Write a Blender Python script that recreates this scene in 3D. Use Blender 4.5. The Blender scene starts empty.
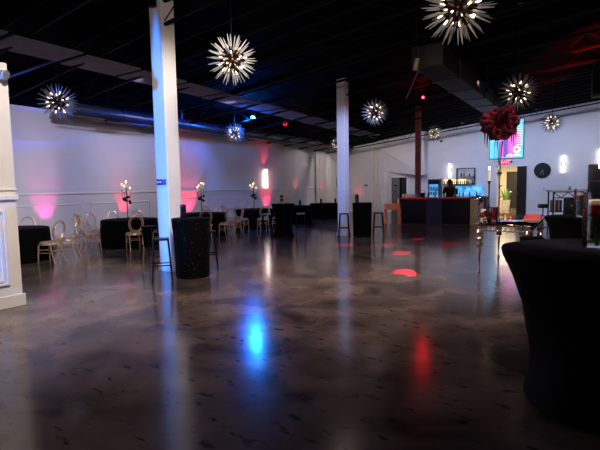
import bpy, bmesh, math, random
from mathutils import Vector, Matrix, Euler
random.seed(7)
SC = bpy.context.scene
COL = SC.collection
PI = math.pi
# Room axes: x runs from the left wall (x=0) across the hall, y runs down the hall to the back wall (y=5.15), z is up.
def zc(x, y):
    return 3.95 + 0.105 * x - 0.03 * (y - 5.15)

# ------------------------------------------------------------------ materials
def lin(c):
    return tuple(((v / 12.92) if v <= 0.04045 else ((v + 0.055) / 1.055) ** 2.4) for v in c)
MATS = {}
def mat(name, rgb, rough=0.5, metal=0.0, emit=None, es=0.0, var=0.12, scale=6.0, spec=0.5, bump=0.0, trans=0.0):
    if name in MATS: return MATS[name]
    m = bpy.data.materials.new(name); m.use_nodes = True
    nt = m.node_tree; b = nt.nodes['Principled BSDF']
    tc = nt.nodes.new('ShaderNodeTexCoord'); nz = nt.nodes.new('ShaderNodeTexNoise')
    nz.inputs['Scale'].default_value = scale; nz.inputs['Detail'].default_value = 5
    nt.links.new(tc.outputs['Object'], nz.inputs['Vector'])
    rp = nt.nodes.new('ShaderNodeValToRGB')
    c = lin(rgb)
    rp.color_ramp.elements[0].position = 0.3; rp.color_ramp.elements[1].position = 0.7
    rp.color_ramp.elements[0].color = tuple(v * (1 - var) for v in c) + (1,)
    rp.color_ramp.elements[1].color = tuple(min(1, v * (1 + var)) for v in c) + (1,)
    nt.links.new(nz.outputs['Fac'], rp.inputs['Fac'])
    nt.links.new(rp.outputs['Color'], b.inputs['Base Color'])
    b.inputs['Roughness'].default_value = rough; b.inputs['Metallic'].default_value = metal
    b.inputs['Specular IOR Level'].default_value = spec
    if bump:
        bp = nt.nodes.new('ShaderNodeBump'); bp.inputs['Strength'].default_value = bump
        nt.links.new(nz.outputs['Fac'], bp.inputs['Height']); nt.links.new(bp.outputs['Normal'], b.inputs['Normal'])
    if emit:
        b.inputs['Emission Color'].default_value = lin(emit) + (1,)
        b.inputs['Emission Strength'].default_value = es
    MATS[name] = m
    return m

def glass_mat(name, tint=(1, 1, 1), refl=0.9, base=0.04):
    if name in MATS: return MATS[name]
    m = bpy.data.materials.new(name); m.use_nodes = True
    nt = m.node_tree; nt.nodes.clear()
    out = nt.nodes.new('ShaderNodeOutputMaterial'); mx = nt.nodes.new('ShaderNodeMixShader')
    tr = nt.nodes.new('ShaderNodeBsdfTransparent'); gl = nt.nodes.new('ShaderNodeBsdfGlossy')
    fr = nt.nodes.new('ShaderNodeFresnel'); ma = nt.nodes.new('ShaderNodeMath'); ma.operation = 'MULTIPLY_ADD'
    fr.inputs['IOR'].default_value = 1.5; ma.inputs[1].default_value = refl; ma.inputs[2].default_value = base
    tr.inputs['Color'].default_value = lin(tint) + (1,); gl.inputs['Roughness'].default_value = 0.04
    nt.links.new(fr.outputs[0], ma.inputs[0]); nt.links.new(ma.outputs[0], mx.inputs['Fac'])
    nt.links.new(tr.outputs[0], mx.inputs[1]); nt.links.new(gl.outputs[0], mx.inputs[2])
    nt.links.new(mx.outputs[0], out.inputs['Surface'])
    MATS[name] = m; return m

def spike_glass():
    m = bpy.data.materials.new('icicle_glass'); m.use_nodes = True
    nt = m.node_tree; nt.nodes.clear()
    out = nt.nodes.new('ShaderNodeOutputMaterial')
    tl = nt.nodes.new('ShaderNodeBsdfTranslucent'); df = nt.nodes.new('ShaderNodeBsdfDiffuse')
    gl = nt.nodes.new('ShaderNodeBsdfGlossy'); m1 = nt.nodes.new('ShaderNodeMixShader'); m2 = nt.nodes.new('ShaderNodeMixShader')
    tc = nt.nodes.new('ShaderNodeTexCoord'); nz = nt.nodes.new('ShaderNodeTexNoise'); nz.inputs['Scale'].default_value = 40
    rp = nt.nodes.new('ShaderNodeValToRGB')
    rp.color_ramp.elements[0].color = (0.42, 0.41, 0.41, 1); rp.color_ramp.elements[1].color = (0.8, 0.79, 0.78, 1)
    nt.links.new(tc.outputs['Object'], nz.inputs['Vector']); nt.links.new(nz.outputs['Fac'], rp.inputs['Fac'])
    for n in (tl, df): nt.links.new(rp.outputs['Color'], n.inputs['Color'])
    gl.inputs['Roughness'].default_value = 0.15; m1.inputs['Fac'].default_value = 0.4; m2.inputs['Fac'].default_value = 0.2
    nt.links.new(tl.outputs[0], m1.inputs[1]); nt.links.new(df.outputs[0], m1.inputs[2])
    nt.links.new(m1.outputs[0], m2.inputs[1]); nt.links.new(gl.outputs[0], m2.inputs[2])
    nt.links.new(m2.outputs[0], out.inputs['Surface'])
    return m

def floor_mat():
    m = bpy.data.materials.new('polished_concrete'); m.use_nodes = True
    nt = m.node_tree; b = nt.nodes['Principled BSDF']; L = nt.links.new
    def N(t, **k):
        n = nt.nodes.new(t)
        for a, v in k.items(): setattr(n, a, v)
        return n
    tc = N('ShaderNodeTexCoord')
    n1 = N('ShaderNodeTexNoise'); n1.inputs['Scale'].default_value = 1.3; n1.inputs['Detail'].default_value = 8; n1.inputs['Distortion'].default_value = 0.6
    L(tc.outputs['Object'], n1.inputs['Vector'])
    r1 = N('ShaderNodeValToRGB'); r1.color_ramp.elements[0].position = .32; r1.color_ramp.elements[1].position = .72
    r1.color_ramp.elements[0].color = (0.042, 0.033, 0.030, 1); r1.color_ramp.elements[1].color = (0.25, 0.192, 0.168, 1)
    L(n1.outputs['Fac'], r1.inputs['Fac'])
    # dark scuffs: short smears on the concrete
    mp = N('ShaderNodeMapping'); mp.inputs['Scale'].default_value = (2.2, 5.5, 1); mp.inputs['Rotation'].default_value = (0, 0, 0.5)
    L(tc.outputs['Object'], mp.inputs['Vector'])
    n2 = N('ShaderNodeTexNoise'); n2.inputs['Scale'].default_value = 2.3; n2.inputs['Detail'].default_value = 3; n2.inputs['Roughness'].default_value = .55
    L(mp.outputs[0], n2.inputs['Vector'])
    r2 = N('ShaderNodeValToRGB'); r2.color_ramp.elements[0].position = .61; r2.color_ramp.elements[1].position = .67
    r2.color_ramp.elements[0].color = (0, 0, 0, 1); r2.color_ramp.elements[1].color = (1, 1, 1, 1)
    L(n2.outputs['Fac'], r2.inputs['Fac'])
    mx = N('ShaderNodeMixRGB'); mx.inputs['Color2'].default_value = (0.012, 0.011, 0.012, 1)
    sc = N('ShaderNodeMath', operation='MULTIPLY'); sc.inputs[1].default_value = .85
    L(r2.outputs['Color'], sc.inputs[0]); L(sc.outputs[0], mx.inputs['Fac']); L(r1.outputs['Color'], mx.inputs['Color1'])
    L(mx.outputs['Color'], b.inputs['Base Color'])
    n3 = N('ShaderNodeTexNoise'); n3.inputs['Scale'].default_value = 2.2; n3.inputs['Detail'].default_value = 6
    L(tc.outputs['Object'], n3.inputs['Vector'])
    mr = N('ShaderNodeMapRange'); mr.inputs['To Min'].default_value = .11; mr.inputs['To Max'].default_value = .22
    L(n3.outputs['Fac'], mr.inputs['Value']); L(mr.outputs[0], b.inputs['Roughness'])
    bp = N('ShaderNodeBump'); bp.inputs['Strength'].default_value = 0.02; bp.inputs['Distance'].default_value = 0.02
    L(n3.outputs['Fac'], bp.inputs['Height']); L(bp.outputs['Normal'], b.inputs['Normal'])
    b.inputs['Specular IOR Level'].default_value = .36
    return m

def sequin_mat():
    m = mat('black_sequin_cloth', (.018, .018, .024), .6, var=.2, spec=.1)
    nt = m.node_tree; b = nt.nodes['Principled BSDF']
    vo = nt.nodes.new('ShaderNodeTexVoronoi'); vo.inputs['Scale'].default_value = 38
    tc = nt.nodes.new('ShaderNodeTexCoord'); nt.links.new(tc.outputs['Object'], vo.inputs['Vector'])
    lt = nt.nodes.new('ShaderNodeMath'); lt.operation = 'LESS_THAN'; lt.inputs[1].default_value = .13
    nt.links.new(vo.outputs['Distance'], lt.inputs[0])
    mx = nt.nodes.new('ShaderNodeMixRGB'); mx.inputs['Color2'].default_value = (.75, .75, .85, 1)  # sparkle of the sequins painted as pale dots in the base colour
    old = b.inputs['Base Color'].links[0].from_socket
    g = nt.nodes.new('ShaderNodeMath'); g.operation = 'GREATER_THAN'; g.inputs[1].default_value = .72
    nt.links.new(vo.outputs['Color'], g.inputs[0])
    mu = nt.nodes.new('ShaderNodeMath'); mu.operation = 'MULTIPLY'
    nt.links.new(lt.outputs[0], mu.inputs[0]); nt.links.new(g.outputs[0], mu.inputs[1])
    nt.links.new(mu.outputs[0], mx.inputs['Fac']); nt.links.new(old, mx.inputs['Color1']); nt.links.new(mx.outputs[0], b.inputs['Base Color'])
    return m

WHITE = mat('white_wall_paint', (.84, .83, .82), .6, var=.04, scale=1.2)
TRIMW = mat('white_trim_paint', (.88, .87, .86), .45, var=.03)
BLACKC = mat('black_ceiling_paint', (.012, .012, .025), .9, var=.3, scale=2, spec=.05)
JOIST = mat('dark_painted_steel', (.05, .047, .05), .7, var=.25, spec=.1)
DUCTG = mat('galvanised_duct', (.34, .34, .37), .30, .75, var=.12)
HVAC = mat('dull_grey_sheet_metal', (.20, .185, .185), .6, .2, var=.2, scale=2)
TILE = mat('grey_ceiling_board', (.50, .46, .47), .85, var=.15)
FLOOR = floor_mat()
COLW = mat('white_column_paint', (.88, .86, .84), .5, var=.05, scale=2)
RUST = mat('rust_brown_steel', (.55, .32, .22), .6, var=.25)
BLACKCLOTH = mat('black_polyester_cloth', (.02, .02, .025), .85, var=.2, spec=.08)
SPANDEX = mat('black_spandex', (.018, .018, .022), .7, var=.2, spec=.12)
SEQUIN = sequin_mat()
GOLD = mat('champagne_gold_frame', (.90, .76, .62), .3, .5, var=.12)
SEATP = mat('pale_seat_pad', (.70, .62, .55), .6)
BLKMET = mat('black_powder_coated_metal', (.05, .05, .055), .4, .5)
PALESEAT = mat('pale_grey_stool_seat', (.62, .62, .64), .4)
BRONZE = mat('copper_bronze_rod', (.30, .17, .12), .35, .9)
SPIKE = spike_glass()
BULB = mat('warm_bulb', (1, .95, .85), .4, emit=(1, .90, .76), es=3.6, var=0)
FLAME = mat('candle_flame', (1, .9, .7), .4, emit=(1, .86, .62), es=14, var=0)
CANDLE = mat('ivory_wax', (.93, .89, .80), .5, emit=(1, .8, .6), es=.08)
IRON = mat('dark_gilt_iron', (.28, .20, .14), .4, .8)
ROSE = mat('dark_red_petal', (.42, .03, .14), .7, var=.45, scale=20)
ROSEB = mat('deep_burgundy_petal', (.26, .02, .10), .75, var=.4, scale=20)
GREEN = mat('green_leaf', (.30, .46, .16), .55, var=.4, scale=14)
LGREEN = mat('bright_green_blade', (.42, .60, .22), .5, var=.3, scale=10)
GLASS = glass_mat('clear_glass')
PINKGLASS = glass_mat('pink_tinted_glass', (.95, .72, .82), .9, .12)
WATER = glass_mat('vase_water', (.97, .98, .96), .25, .0)
MIRROR = mat('mirrored_gold', (.90, .82, .76), .14, .88, var=.08)
SILVER = mat('polished_silver', (.85, .85, .88), .12, 1.0, var=.05)
NAVY = mat('black_navy_laminate', (.03, .035, .12), .5, var=.2, spec=.2)
NAVY2 = mat('slate_blue_corrugated_panel', (.17, .20, .38), .5, var=.15)
BARTOP = mat('dark_red_bar_top', (.20, .04, .06), .3)
REDLED = mat('red_led_strip', (.5, .05, .08), .5, emit=(.9, .08, .16), es=.35, var=0)
BEIGE = mat('beige_end_panel', (.72, .66, .60), .5)
WOOD = mat('orange_wood', (.80, .47, .30), .45, var=.2, scale=8)
BLUELED = mat('blue_display_light', (.2, .6, .9), .5, emit=(.28, .70, .98), es=.85, var=0)
YELLED = mat('warm_shelf_light', (1, .85, .4), .5, emit=(1, .86, .55), es=1.8, var=0)
TUBE = mat('white_sconce_tube', (1, 1, 1), .4, emit=(1, .97, .94), es=7, var=0)
TUBEP = mat('hot_white_sconce_tube', (1, 1, 1), .4, emit=(1, .93, .88), es=12, var=0)
BLUELENS = mat('blue_lamp_lens', (.1, .4, 1), .4, emit=(.12, .58, 1.0), es=300, var=0)
REDLENS = mat('red_lamp_lens', (1, .1, .1), .4, emit=(1, .02, .06), es=420, var=0)
REDDOT = mat('small_red_indicator', (1, .1, .1), .4, emit=(1, .05, .08), es=3.0, var=0)
PLASTIC = mat('black_plastic', (.04, .04, .045), .45)
GREYP = mat('grey_plastic', (.45, .45, .46), .5)
WPLASTIC = mat('white_plastic', (.85, .84, .82), .45)
DOORB = mat('black_door_paint', (.03, .03, .035), .4)
DOORG = mat('grey_door_paint', (.36, .35, .36), .5)
CREAM = mat('cream_corridor_paint', (.93, .88, .78), .6, var=.03)
BROWNF = mat('brown_wood_frame', (.28, .20, .17), .5)
DARKGLASS = mat('dark_window_glass', (.10, .10, .11), .12, spec=.8)
SKIN = mat('skin', (.55, .38, .30), .55)
HAIR = mat('dark_hair', (.17, .15, .14), .6)
SHIRT = mat('black_shirt', (.06, .065, .08), .75)
DENIM = mat('dark_trousers', (.06, .06, .08), .8)
DRAPE = mat('white_sheer_drape', (.86, .84, .82), .7, var=.05)

# ------------------------------------------------------------------ mesh helper
class MB:
    def __init__(s): s.bm = bmesh.new()
    def _tag(s, before):
        pass
    def box(s, x0, x1, y0, y1, z0, z1, bev=0.0, M=None):
        r = bmesh.ops.create_cube(s.bm, size=1)
        vs = r['verts']
        for v in vs:
            v.co = Vector((x0 + (v.co.x + .5) * (x1 - x0), y0 + (v.co.y + .5) * (y1 - y0), z0 + (v.co.z + .5) * (z1 - z0)))
        if M is not None: bmesh.ops.transform(s.bm, matrix=M, verts=vs)
        if bev:
            es = list({e for v in vs for e in v.link_edges})
            bmesh.ops.bevel(s.bm, geom=es, offset=bev, segments=2, affect='EDGES', profile=.5)
        return s
    def cyl(s, p0, p1, r0, r1=None, n=12, cap=True):
        p0, p1 = Vector(p0), Vector(p1); r1 = r0 if r1 is None else r1
        d = p1 - p0; L = d.length
        M = Matrix.Translation((p0 + p1) / 2) @ d.to_track_quat('Z', 'Y').to_matrix().to_4x4()
        bmesh.ops.create_cone(s.bm, cap_ends=cap, segments=n, radius1=r0, radius2=max(r1, 1e-4), depth=L, matrix=M)
        return s
    def sph(s, c, r, n=12, sc=(1, 1, 1)):
        M = Matrix.Translation(Vector(c)) @ Matrix.Diagonal((sc[0], sc[1], sc[2], 1))
        bmesh.ops.create_uvsphere(s.bm, u_segments=n, v_segments=max(6, n // 2 + 2), radius=r, matrix=M)
        return s
    def lathe(s, prof, n=24, c=(0, 0, 0), wave=None, close=True):
        rings = []
        for i, (r, z) in enumerate(prof):
            ring = []
            for k in range(n):
                a = 2 * PI * k / n
                rr = r * (1 + (wave(a, i, z) if wave else 0))
                ring.append(s.bm.verts.new((c[0] + rr * math.cos(a), c[1] + rr * math.sin(a), c[2] + z)))
            rings.append(ring)
        for A, B in zip(rings, rings[1:]):
            for k in range(n): s.bm.faces.new((A[k], A[(k + 1) % n], B[(k + 1) % n], B[k]))
        if close:
            if prof[0][0] > 1e-3: s.bm.faces.new(list(reversed(rings[0])))
            if prof[-1][0] > 1e-3: s.bm.faces.new(rings[-1])
        return s
    def tube(s, pts, r, n=8, closed=False):
        pts = [Vector(p) for p in pts]; m = len(pts); rings = []
        rr = r if isinstance(r, (list, tuple)) else [r] * m
        up = Vector((0, 0, 1)); prev = None
        for i in range(m):
            a = pts[(i - 1) % m] if (closed or i > 0) else pts[i]
            b = pts[(i + 1) % m] if (closed or i < m - 1) else pts[i]
            t = (b - a).normalized()
            if prev is None:
                x = t.orthogonal().normalized()
            else:
                x = (prev - t * prev.dot(t)).normalized()
            prev = x; y = t.cross(x)
            rings.append([s.bm.verts.new(pts[i] + (x * math.cos(2 * PI * k / n) + y * math.sin(2 * PI * k / n)) * rr[i]) for k in range(n)])
        pr = list(zip(rings, rings[1:])) + ([(rings[-1], rings[0])] if closed else [])
        for A, B in pr:
            for k in range(n):
                try: s.bm.faces.new((A[k], A[(k + 1) % n], B[(k + 1) % n], B[k]))
                except ValueError: pass
        if not closed:
            s.bm.faces.new(list(reversed(rings[0]))); s.bm.faces.new(rings[-1])
        return s
    def poly(s, pts, thick=None):
        vs = [s.bm.verts.new(p) for p in pts]; f = s.bm.faces.new(vs)
        if thick is not None:
            e = bmesh.ops.extrude_face_region(s.bm, geom=[f])
            bmesh.ops.translate(s.bm, vec=Vector(thick), verts=[g for g in e['geom'] if isinstance(g, bmesh.types.BMVert)])
        return s
    def hexa(s, bot, top):
        b = [s.bm.verts.new(p) for p in bot]; t = [s.bm.verts.new(p) for p in top]
        s.bm.faces.new(list(reversed(b))); s.bm.faces.new(t)
        for k in range(4): s.bm.faces.new((b[k], b[(k + 1) % 4], t[(k + 1) % 4], t[k]))
        return s
    def mesh(s, name, m, smooth=True):
        bmesh.ops.recalc_face_normals(s.bm, faces=s.bm.faces)
        me = bpy.data.meshes.new(name); s.bm.to_mesh(me); s.bm.free()
        if m is not None: me.materials.append(m)
        if smooth:
            me.shade_smooth()
            try: me.set_sharp_from_angle(angle=math.radians(38))
            except Exception: pass
        return me
    def build(s, name, m, parent=None, smooth=True):
        return place(name, s.mesh(name, m, smooth), parent)

def place(name, me, parent=None, loc=(0, 0, 0), rot=(0, 0, 0), sc=(1, 1, 1)):
    o = bpy.data.objects.new(name, me); COL.objects.link(o)
    if parent is not None: o.parent = parent
    o.location = loc; o.rotation_euler = rot; o.scale = sc
    return o
def tag(o, label, cat, group=None, kind=None):
    o['label'] = label; o['category'] = cat
    if group: o['group'] = group
    if kind: o['kind'] = kind
    return o
def thing(name, label, cat, loc=(0, 0, 0), rz=0.0, group=None):
    o = bpy.data.objects.new(name, None); COL.objects.link(o); o.empty_display_size = .1
    o.location = loc; o.rotation_euler = (0, 0, rz)
    return tag(o, label, cat, group)
def struct(name, mb, m, parent=None, label=None, cat=None, smooth=False):
    o = mb.build(name, m, parent, smooth)
    if parent is None:
        o['kind'] = 'structure'
        if label: tag(o, label, cat)
    return o
def spot(name, loc, tgt, power, color, size, blend=.5, radius=.05):
    l = bpy.data.lights.new(name, 'SPOT'); l.energy = power; l.color = lin(color); l.spot_size = math.radians(size); l.spot_blend = blend
    l.shadow_soft_size = radius
    o = bpy.data.objects.new(name, l); COL.objects.link(o); o.location = loc
    o.rotation_euler = (Vector(tgt) - Vector(loc)).to_track_quat('-Z', 'Y').to_euler()
    return o
def point(name, loc, power, color, radius=.05):
    l = bpy.data.lights.new(name, 'POINT'); l.energy = power; l.color = lin(color); l.shadow_soft_size = radius
    o = bpy.data.objects.new(name, l); COL.objects.link(o); o.location = loc; return o
def area(name, loc, tgt, power, color, sx, sy, spread=180):
    l = bpy.data.lights.new(name, 'AREA'); l.energy = power; l.color = lin(color); l.shape = 'RECTANGLE'; l.size = sx; l.size_y = sy
    l.spread = math.radians(spread)
    o = bpy.data.objects.new(name, l); COL.objects.link(o); o.location = loc
    o.rotation_euler = (Vector(tgt) - Vector(loc)).to_track_quat('-Z', 'Y').to_euler(); return o
def text_mesh(body, size, depth=.002):
    cu = bpy.data.curves.new('lettering', 'FONT'); cu.body = body; cu.size = size; cu.extrude = depth; cu.align_x = 'CENTER'; cu.align_y = 'CENTER'
    o = bpy.data.objects.new('lettering', cu); COL.objects.link(o)
    dg = bpy.context.evaluated_depsgraph_get(); me = bpy.data.meshes.new_from_object(o.evaluated_get(dg))
    bpy.data.objects.remove(o); return me

# ------------------------------------------------------------------ camera
cam = bpy.data.cameras.new('camera'); co = bpy.data.objects.new('camera', cam); COL.objects.link(co)
cam.sensor_width = 36; cam.sensor_fit = 'HORIZONTAL'; cam.lens = 27.0; cam.clip_start = .05; cam.clip_end = 120
co.matrix_world = (Matrix.Translation((13.0, -20.17, 1.6)) @ Matrix.Rotation(math.radians(32.8), 4, 'Z')
                   @ Matrix.Rotation(math.radians(90 - 4.83), 4, 'X') @ Matrix.Rotation(math.radians(-1.0), 4, 'Z'))
SC.camera = co
w = bpy.data.worlds.new('hall_dark'); SC.world = w; w.use_nodes = True
w.node_tree.nodes['Background'].inputs['Color'].default_value = (.02, .02, .035, 1); w.node_tree.nodes['Background'].inputs['Strength'].default_value = .2
SC.view_settings.view_transform = 'Standard'; SC.view_settings.look = 'None'; SC.view_settings.gamma = 1
SC.cycles.transparent_max_bounces = 32
SC.view_settings.exposure = 0.0; SC.view_settings.use_curve_mapping = False

# ------------------------------------------------------------------ room shell
YB, YR, XR = 5.15, -24.0, 22.0
struct('floor', MB().box(-.2, XR + .2, YR - .2, 12.2, -.15, 0), FLOOR)
def roofpt(x, y, d=0): return (x, y, zc(x, y) + d)
q = [(-.2, YR - .2), (XR + .2, YR - .2), (XR + .2, YB + .3), (-.2, YB + .3)]
struct('ceiling', MB().hexa([roofpt(*p) for p in q], [roofpt(p[0], p[1], .15) for p in q]), BLACKC)
# left wall: white to 3.92 m, black paint above
struct('wall_left', MB().box(-.2, 0, YR, YB, 0, 3.92), WHITE)
struct('trim_1', MB().hexa([(-.2, YR, 3.92), (.02, YR, 3.92), (.02, YB, 3.92), (-.2, YB, 3.92)], [roofpt(-.2, YR), roofpt(.02, YR), roofpt(.02, YB), roofpt(-.2, YB)]), BLACKC)
def backseg(mb, x0, x1, z0=0.0, z1=None):
    t = (lambda x: zc(x, YB) if z1 is None else z1)
    mb.hexa([(x0, YB, z0), (x1, YB, z0), (x1, YB + .2, z0), (x0, YB + .2, z0)], [(x0, YB, t(x0)), (x1, YB, t(x1)), (x1, YB + .2, t(x1)), (x0, YB + .2, t(x0))])
mb = MB()
backseg(mb, -.2, 3.12); backseg(mb, 3.12, 4.09, 2.08); backseg(mb, 4.09, 8.9); backseg(mb, 8.9, 10.3, 2.45); backseg(mb, 10.3, XR)
struct('wall_back', mb, WHITE)
struct('wall_right', MB().hexa([(XR, YR, 0), (XR + .2, YR, 0), (XR + .2, YB, 0), (XR, YB, 0)], [roofpt(XR, YR), roofpt(XR + .2, YR), roofpt(XR + .2, YB), roofpt(XR, YB)]), mat('grey_side_wall', (.45, .44, .45), .7))
struct('wall_rear', MB().hexa([(-.2, YR - .2, 0), (XR, YR - .2, 0), (XR, YR, 0), (-.2, YR, 0)], [roofpt(-.2, YR - .2), roofpt(XR, YR - .2), roofpt(XR, YR), roofpt(-.2, YR)]), mat('grey_rear_wall', (.35, .34, .36), .7))
struct('baseboard_left', MB().box(0, .025, YR, YB, 0, .16, .006), TRIMW)
struct('baseboard_back', MB().box(0, 3.05, YB - .025, YB, 0, .16, .006).box(4.15, 8.85, YB - .025, YB, 0, .16, .006).box(10.32, XR, YB - .025, YB, 0, .16, .006), TRIMW)
# wainscot rail and picture-frame mouldings on the left wall
mb = MB().box(0, .035, YR, YB, 1.50, 1.56, .01)
pitch = 1.26; y = -13.2 - 6 * pitch
while y + 1.0 < YB:
    for a, b, c, d in ((y, y + .97, 1.18, 1.22), (y, y + .97, .32, .36), (y, y + .04, .36, 1.18), (y + .93, y + .97, .36, 1.18)):
        mb.box(0, .022, a, b, c, d, .006)
    y += pitch
struct('trim_2', mb, TRIMW)
struct('trim_3', MB().box(.0, 2.2, YB - .03, YB, 1.50, 1.56, .01).box(.4, 1.4, YB - .02, YB, 1.18, 1.22).box(.4, 1.4, YB - .02, YB, .32, .36).box(.4, .44, YB - .02, YB, .36, 1.18).box(1.36, 1.4, YB - .02, YB, .36, 1.18), TRIMW)
# panelled partition wall at the left edge
mb = MB().box(5.98, 6.28, YR, -17.03, 0, 3.34)
struct('wall_partition', mb, COLW)
mb = MB().box(6.28, 6.31, YR, -17.0, 0, .17, .008).box(6.28, 6.32, YR, -17.01, 1.49, 1.56, .01).box(6.28, 6.30, YR, -17.02, 1.62, 1.65, .005)
y = -18.05
while y > YR + 1:
    for i, (e, t) in enumerate(((0, .03), (.05, .018))):
        a0, a1, z0, z1 = y + e, y + .86 - e, .32 + e, 1.36 - e
        for a, b, c, d in ((a0, a1, z1 - .035, z1), (a0, a1, z0, z0 + .035), (a0, a0 + .035, z0 + .035, z1 - .035), (a1 - .035, a1, z0 + .035, z1 - .035)):
            mb.box(6.28, 6.28 + t, a, b, c, d, .006)
    y -= 1.05
struct('trim_4', mb, COLW)

# columns
def column(name, x, y, s, m, label):
    t = zc(x, y) + .02
    mb = MB().box(x - s / 2, x + s / 2, y - s / 2, y + s / 2, 0, t, .006)
    o = struct(name, mb, m, None, label, 'column')
    return o
cA = column('column', 6.05, -14.11, .32, COLW, 'white square column on the left, its left face lit bright blue')
MB().box(5.86, 6.24, -14.30, -13.92, 0, .14, .01).build('plinth', COLW, cA)
MB().box(5.98, 6.12, -14.36, -14.27, 4.98, 5.16, .01).build('bracket', BLKMET, cA)
cB = column('column', 6.27, -7.1, .28, COLW, 'white square column in the middle of the hall beside a black high-top table')
MB().box(6.09, 6.45, -7.28, -6.92, 0, .1, .01).build('plinth', COLW, cB)
column('column', 6.84, -1.3, .2, RUST, 'thin rust brown column rising at the left end of the bar')
# label plate on the blue-lit column
t = thing('column_sign', 'small purple sign plate on the blue-lit face of the left column', 'sign', (6.05, -14.275, 1.74))
MB().box(-.14, .03, -.012, 0, -.055, .055, .004).build('plate', mat('purple_sign', (.30, .12, .42), .4), t)
MB().box(.05, .12, -.01, 0, -.055, .055, .003).build('plate', mat('purple_sign_pale', (.40, .28, .60), .4), t)
mb = MB()
for k in range(3): mb.box(-.12 + .045 * k, -.09 + .045 * k, -.015, -.012, -.02 + .01 * (k % 2), .02)
mb.build('lettering', mat('sign_white', (.9, .85, .95), .5), t)

# ceiling joists: open-web steel beams across the hall
for i in range(14):
    y = -15.6 + 1.42 * i
    mb = MB(); x0, x1 = .05, 21.9
    for d in (-.08, -.50):
        a, b = roofpt(x0, y, d), roofpt(x1, y, d)
        M0 = [(a[0], y - .03, a[2] - .03), (b[0], y - .03, b[2] - .03), (b[0], y + .03, b[2] - .03), (a[0], y + .03, a[2] - .03)]
        mb.hexa(M0, [(p[0], p[1], p[2] + .05) for p in M0])
    n = 36
    for k in range(n):
        xa = x0 + (x1 - x0) * k / n; xb = x0 + (x1 - x0) * (k + 1) / n
        da, db = (-.08, -.50) if k % 2 else (-.50, -.08)
        mb.cyl(roofpt(xa, y, da), roofpt(xb, y, db), .011, n=5)
    o = struct('ceiling_joist', mb, JOIST, None, 'dark open-web steel joist spanning the hall under the black ceiling', 'joist'); o['group'] = 'ceiling joists'
# strip of hung ceiling boards
for i in range(13):
    y0 = -17.3 + 1.42 * i
    mb = MB()
    q = [(3.15, y0), (4.15, y0), (4.15, y0 + 1.33), (3.15, y0 + 1.33)]
    zb = 4.37 - .02 * (y0 + 14)
    mb.hexa([(a, b, zb) for a, b in q], [(a, b, zb + .03) for a, b in q])
    o = struct('ceiling_board', mb, TILE, None, 'grey board in the strip hung under the ceiling above the round tables', 'ceiling board'); o['group'] = 'hung ceiling boards'
    mb = MB()
    for a, b in ((3.4, y0 + .2), (3.95, y0 + 1.0)): mb.cyl((a, b, zb + .03), (a, b, zc(a, b) + .02), .005, n=5)
    mb.build('hanger', JOIST, o)

# long round duct along the left wall
t = thing('round_duct', 'long shiny round metal air duct hung along the left wall', 'duct', (.8, -12.9, 3.87))
mb = MB().cyl((0, 0, 0), (0, 17.4, 0), .185, n=28)
mb.build('duct_pipe', DUCTG, t)
for k in range(12):
    y = .1 + 1.5 * k
    MB().cyl((0, y, 0), (0, y + .06, 0), .197, n=28).build('collar', DUCTG, t)
for k in range(6):
    y = 1.2 + 2.9 * k
    MB().cyl((0, y, .18), (0, y, zc(.8, y - 12.9) - 3.87 + .02), .008, n=6).build('hanger', BLKMET, t)
MB().box(.03, .2, 1.0, 2.4, -.25, -.19, .01).build('grille', BLKMET, t)
MB().cyl((.05, 0.1, -.235), (.05, 17, -.235), .016, n=8).build('conduit', mat('copper_conduit', (.55, .38, .30), .4, .6), t)
# big rectangular duct
t = thing('rectangular_duct', 'big grey rectangular air duct hung under the ceiling near the top middle', 'duct', (9.78, -9.7, 4.3))
MB().box(-.34, .34, 0, 8.3, 0, .46, .01).build('duct_body', HVAC, t)
for k in range(6): MB().box(-.36, .36, .02 + 1.6 * k, .07 + 1.6 * k, -.02, .48).build('flange', HVAC, t)
for k in range(4):
    for sx in (-.36, .36):
        MB().box(sx - .01, sx + .01, .9 + 2.1 * k, .93 + 2.1 * k, .2, zc(9.78 + sx, -8.8 + 2.1 * k) - 4.3 + .02).build('hanger', BLKMET, t)
# ceiling struts / conduits
def strut(p0, p1, r, label):
    p0, p1 = Vector(p0), Vector(p1)
    o = MB().cyl(p0, p1, r, n=8).build('ceiling_conduit', mat('brown_conduit', (.34, .27, .26), .6), None)
    return tag(o, label, 'conduit')
strut((3.75, -15.9, 3.72), (2.93, -14.49, 4.47), .03, 'brown conduit slanting to the stem of the leftmost starburst light')
strut((9.9, -10.6, 4.05), (8.2, -6.6, 4.25), .02, 'thin dark conduit below the big rectangular duct')

# ------------------------------------------------------------------ openings, corridor
t = struct('door_1', MB().box(3.06, 3.14, YB - .03, YB + .05, 0, 2.13).box(4.07, 4.15, YB - .03, YB + .05, 0, 2.13).box(3.06, 4.15, YB - .03, YB + .05, 2.05, 2.13), TRIMW)
mb = MB().box(-.02, .46, -.02, .02, 0, 2.05, .004)
o = mb.build('door_leaf', DOORG, t); o.location = (3.16, YB + .06, 0)
o2 = MB().box(.12, .3, -.03, -.02, 1.55, 1.63).build('name_plate', BLKMET, o)
MB().box(3.0, 4.2, YB + .2, YB + 1.2, -.1, 2.2).build('shade_block', DOORB, t)  # solid black block stands in for the unlit space behind the opening
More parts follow.
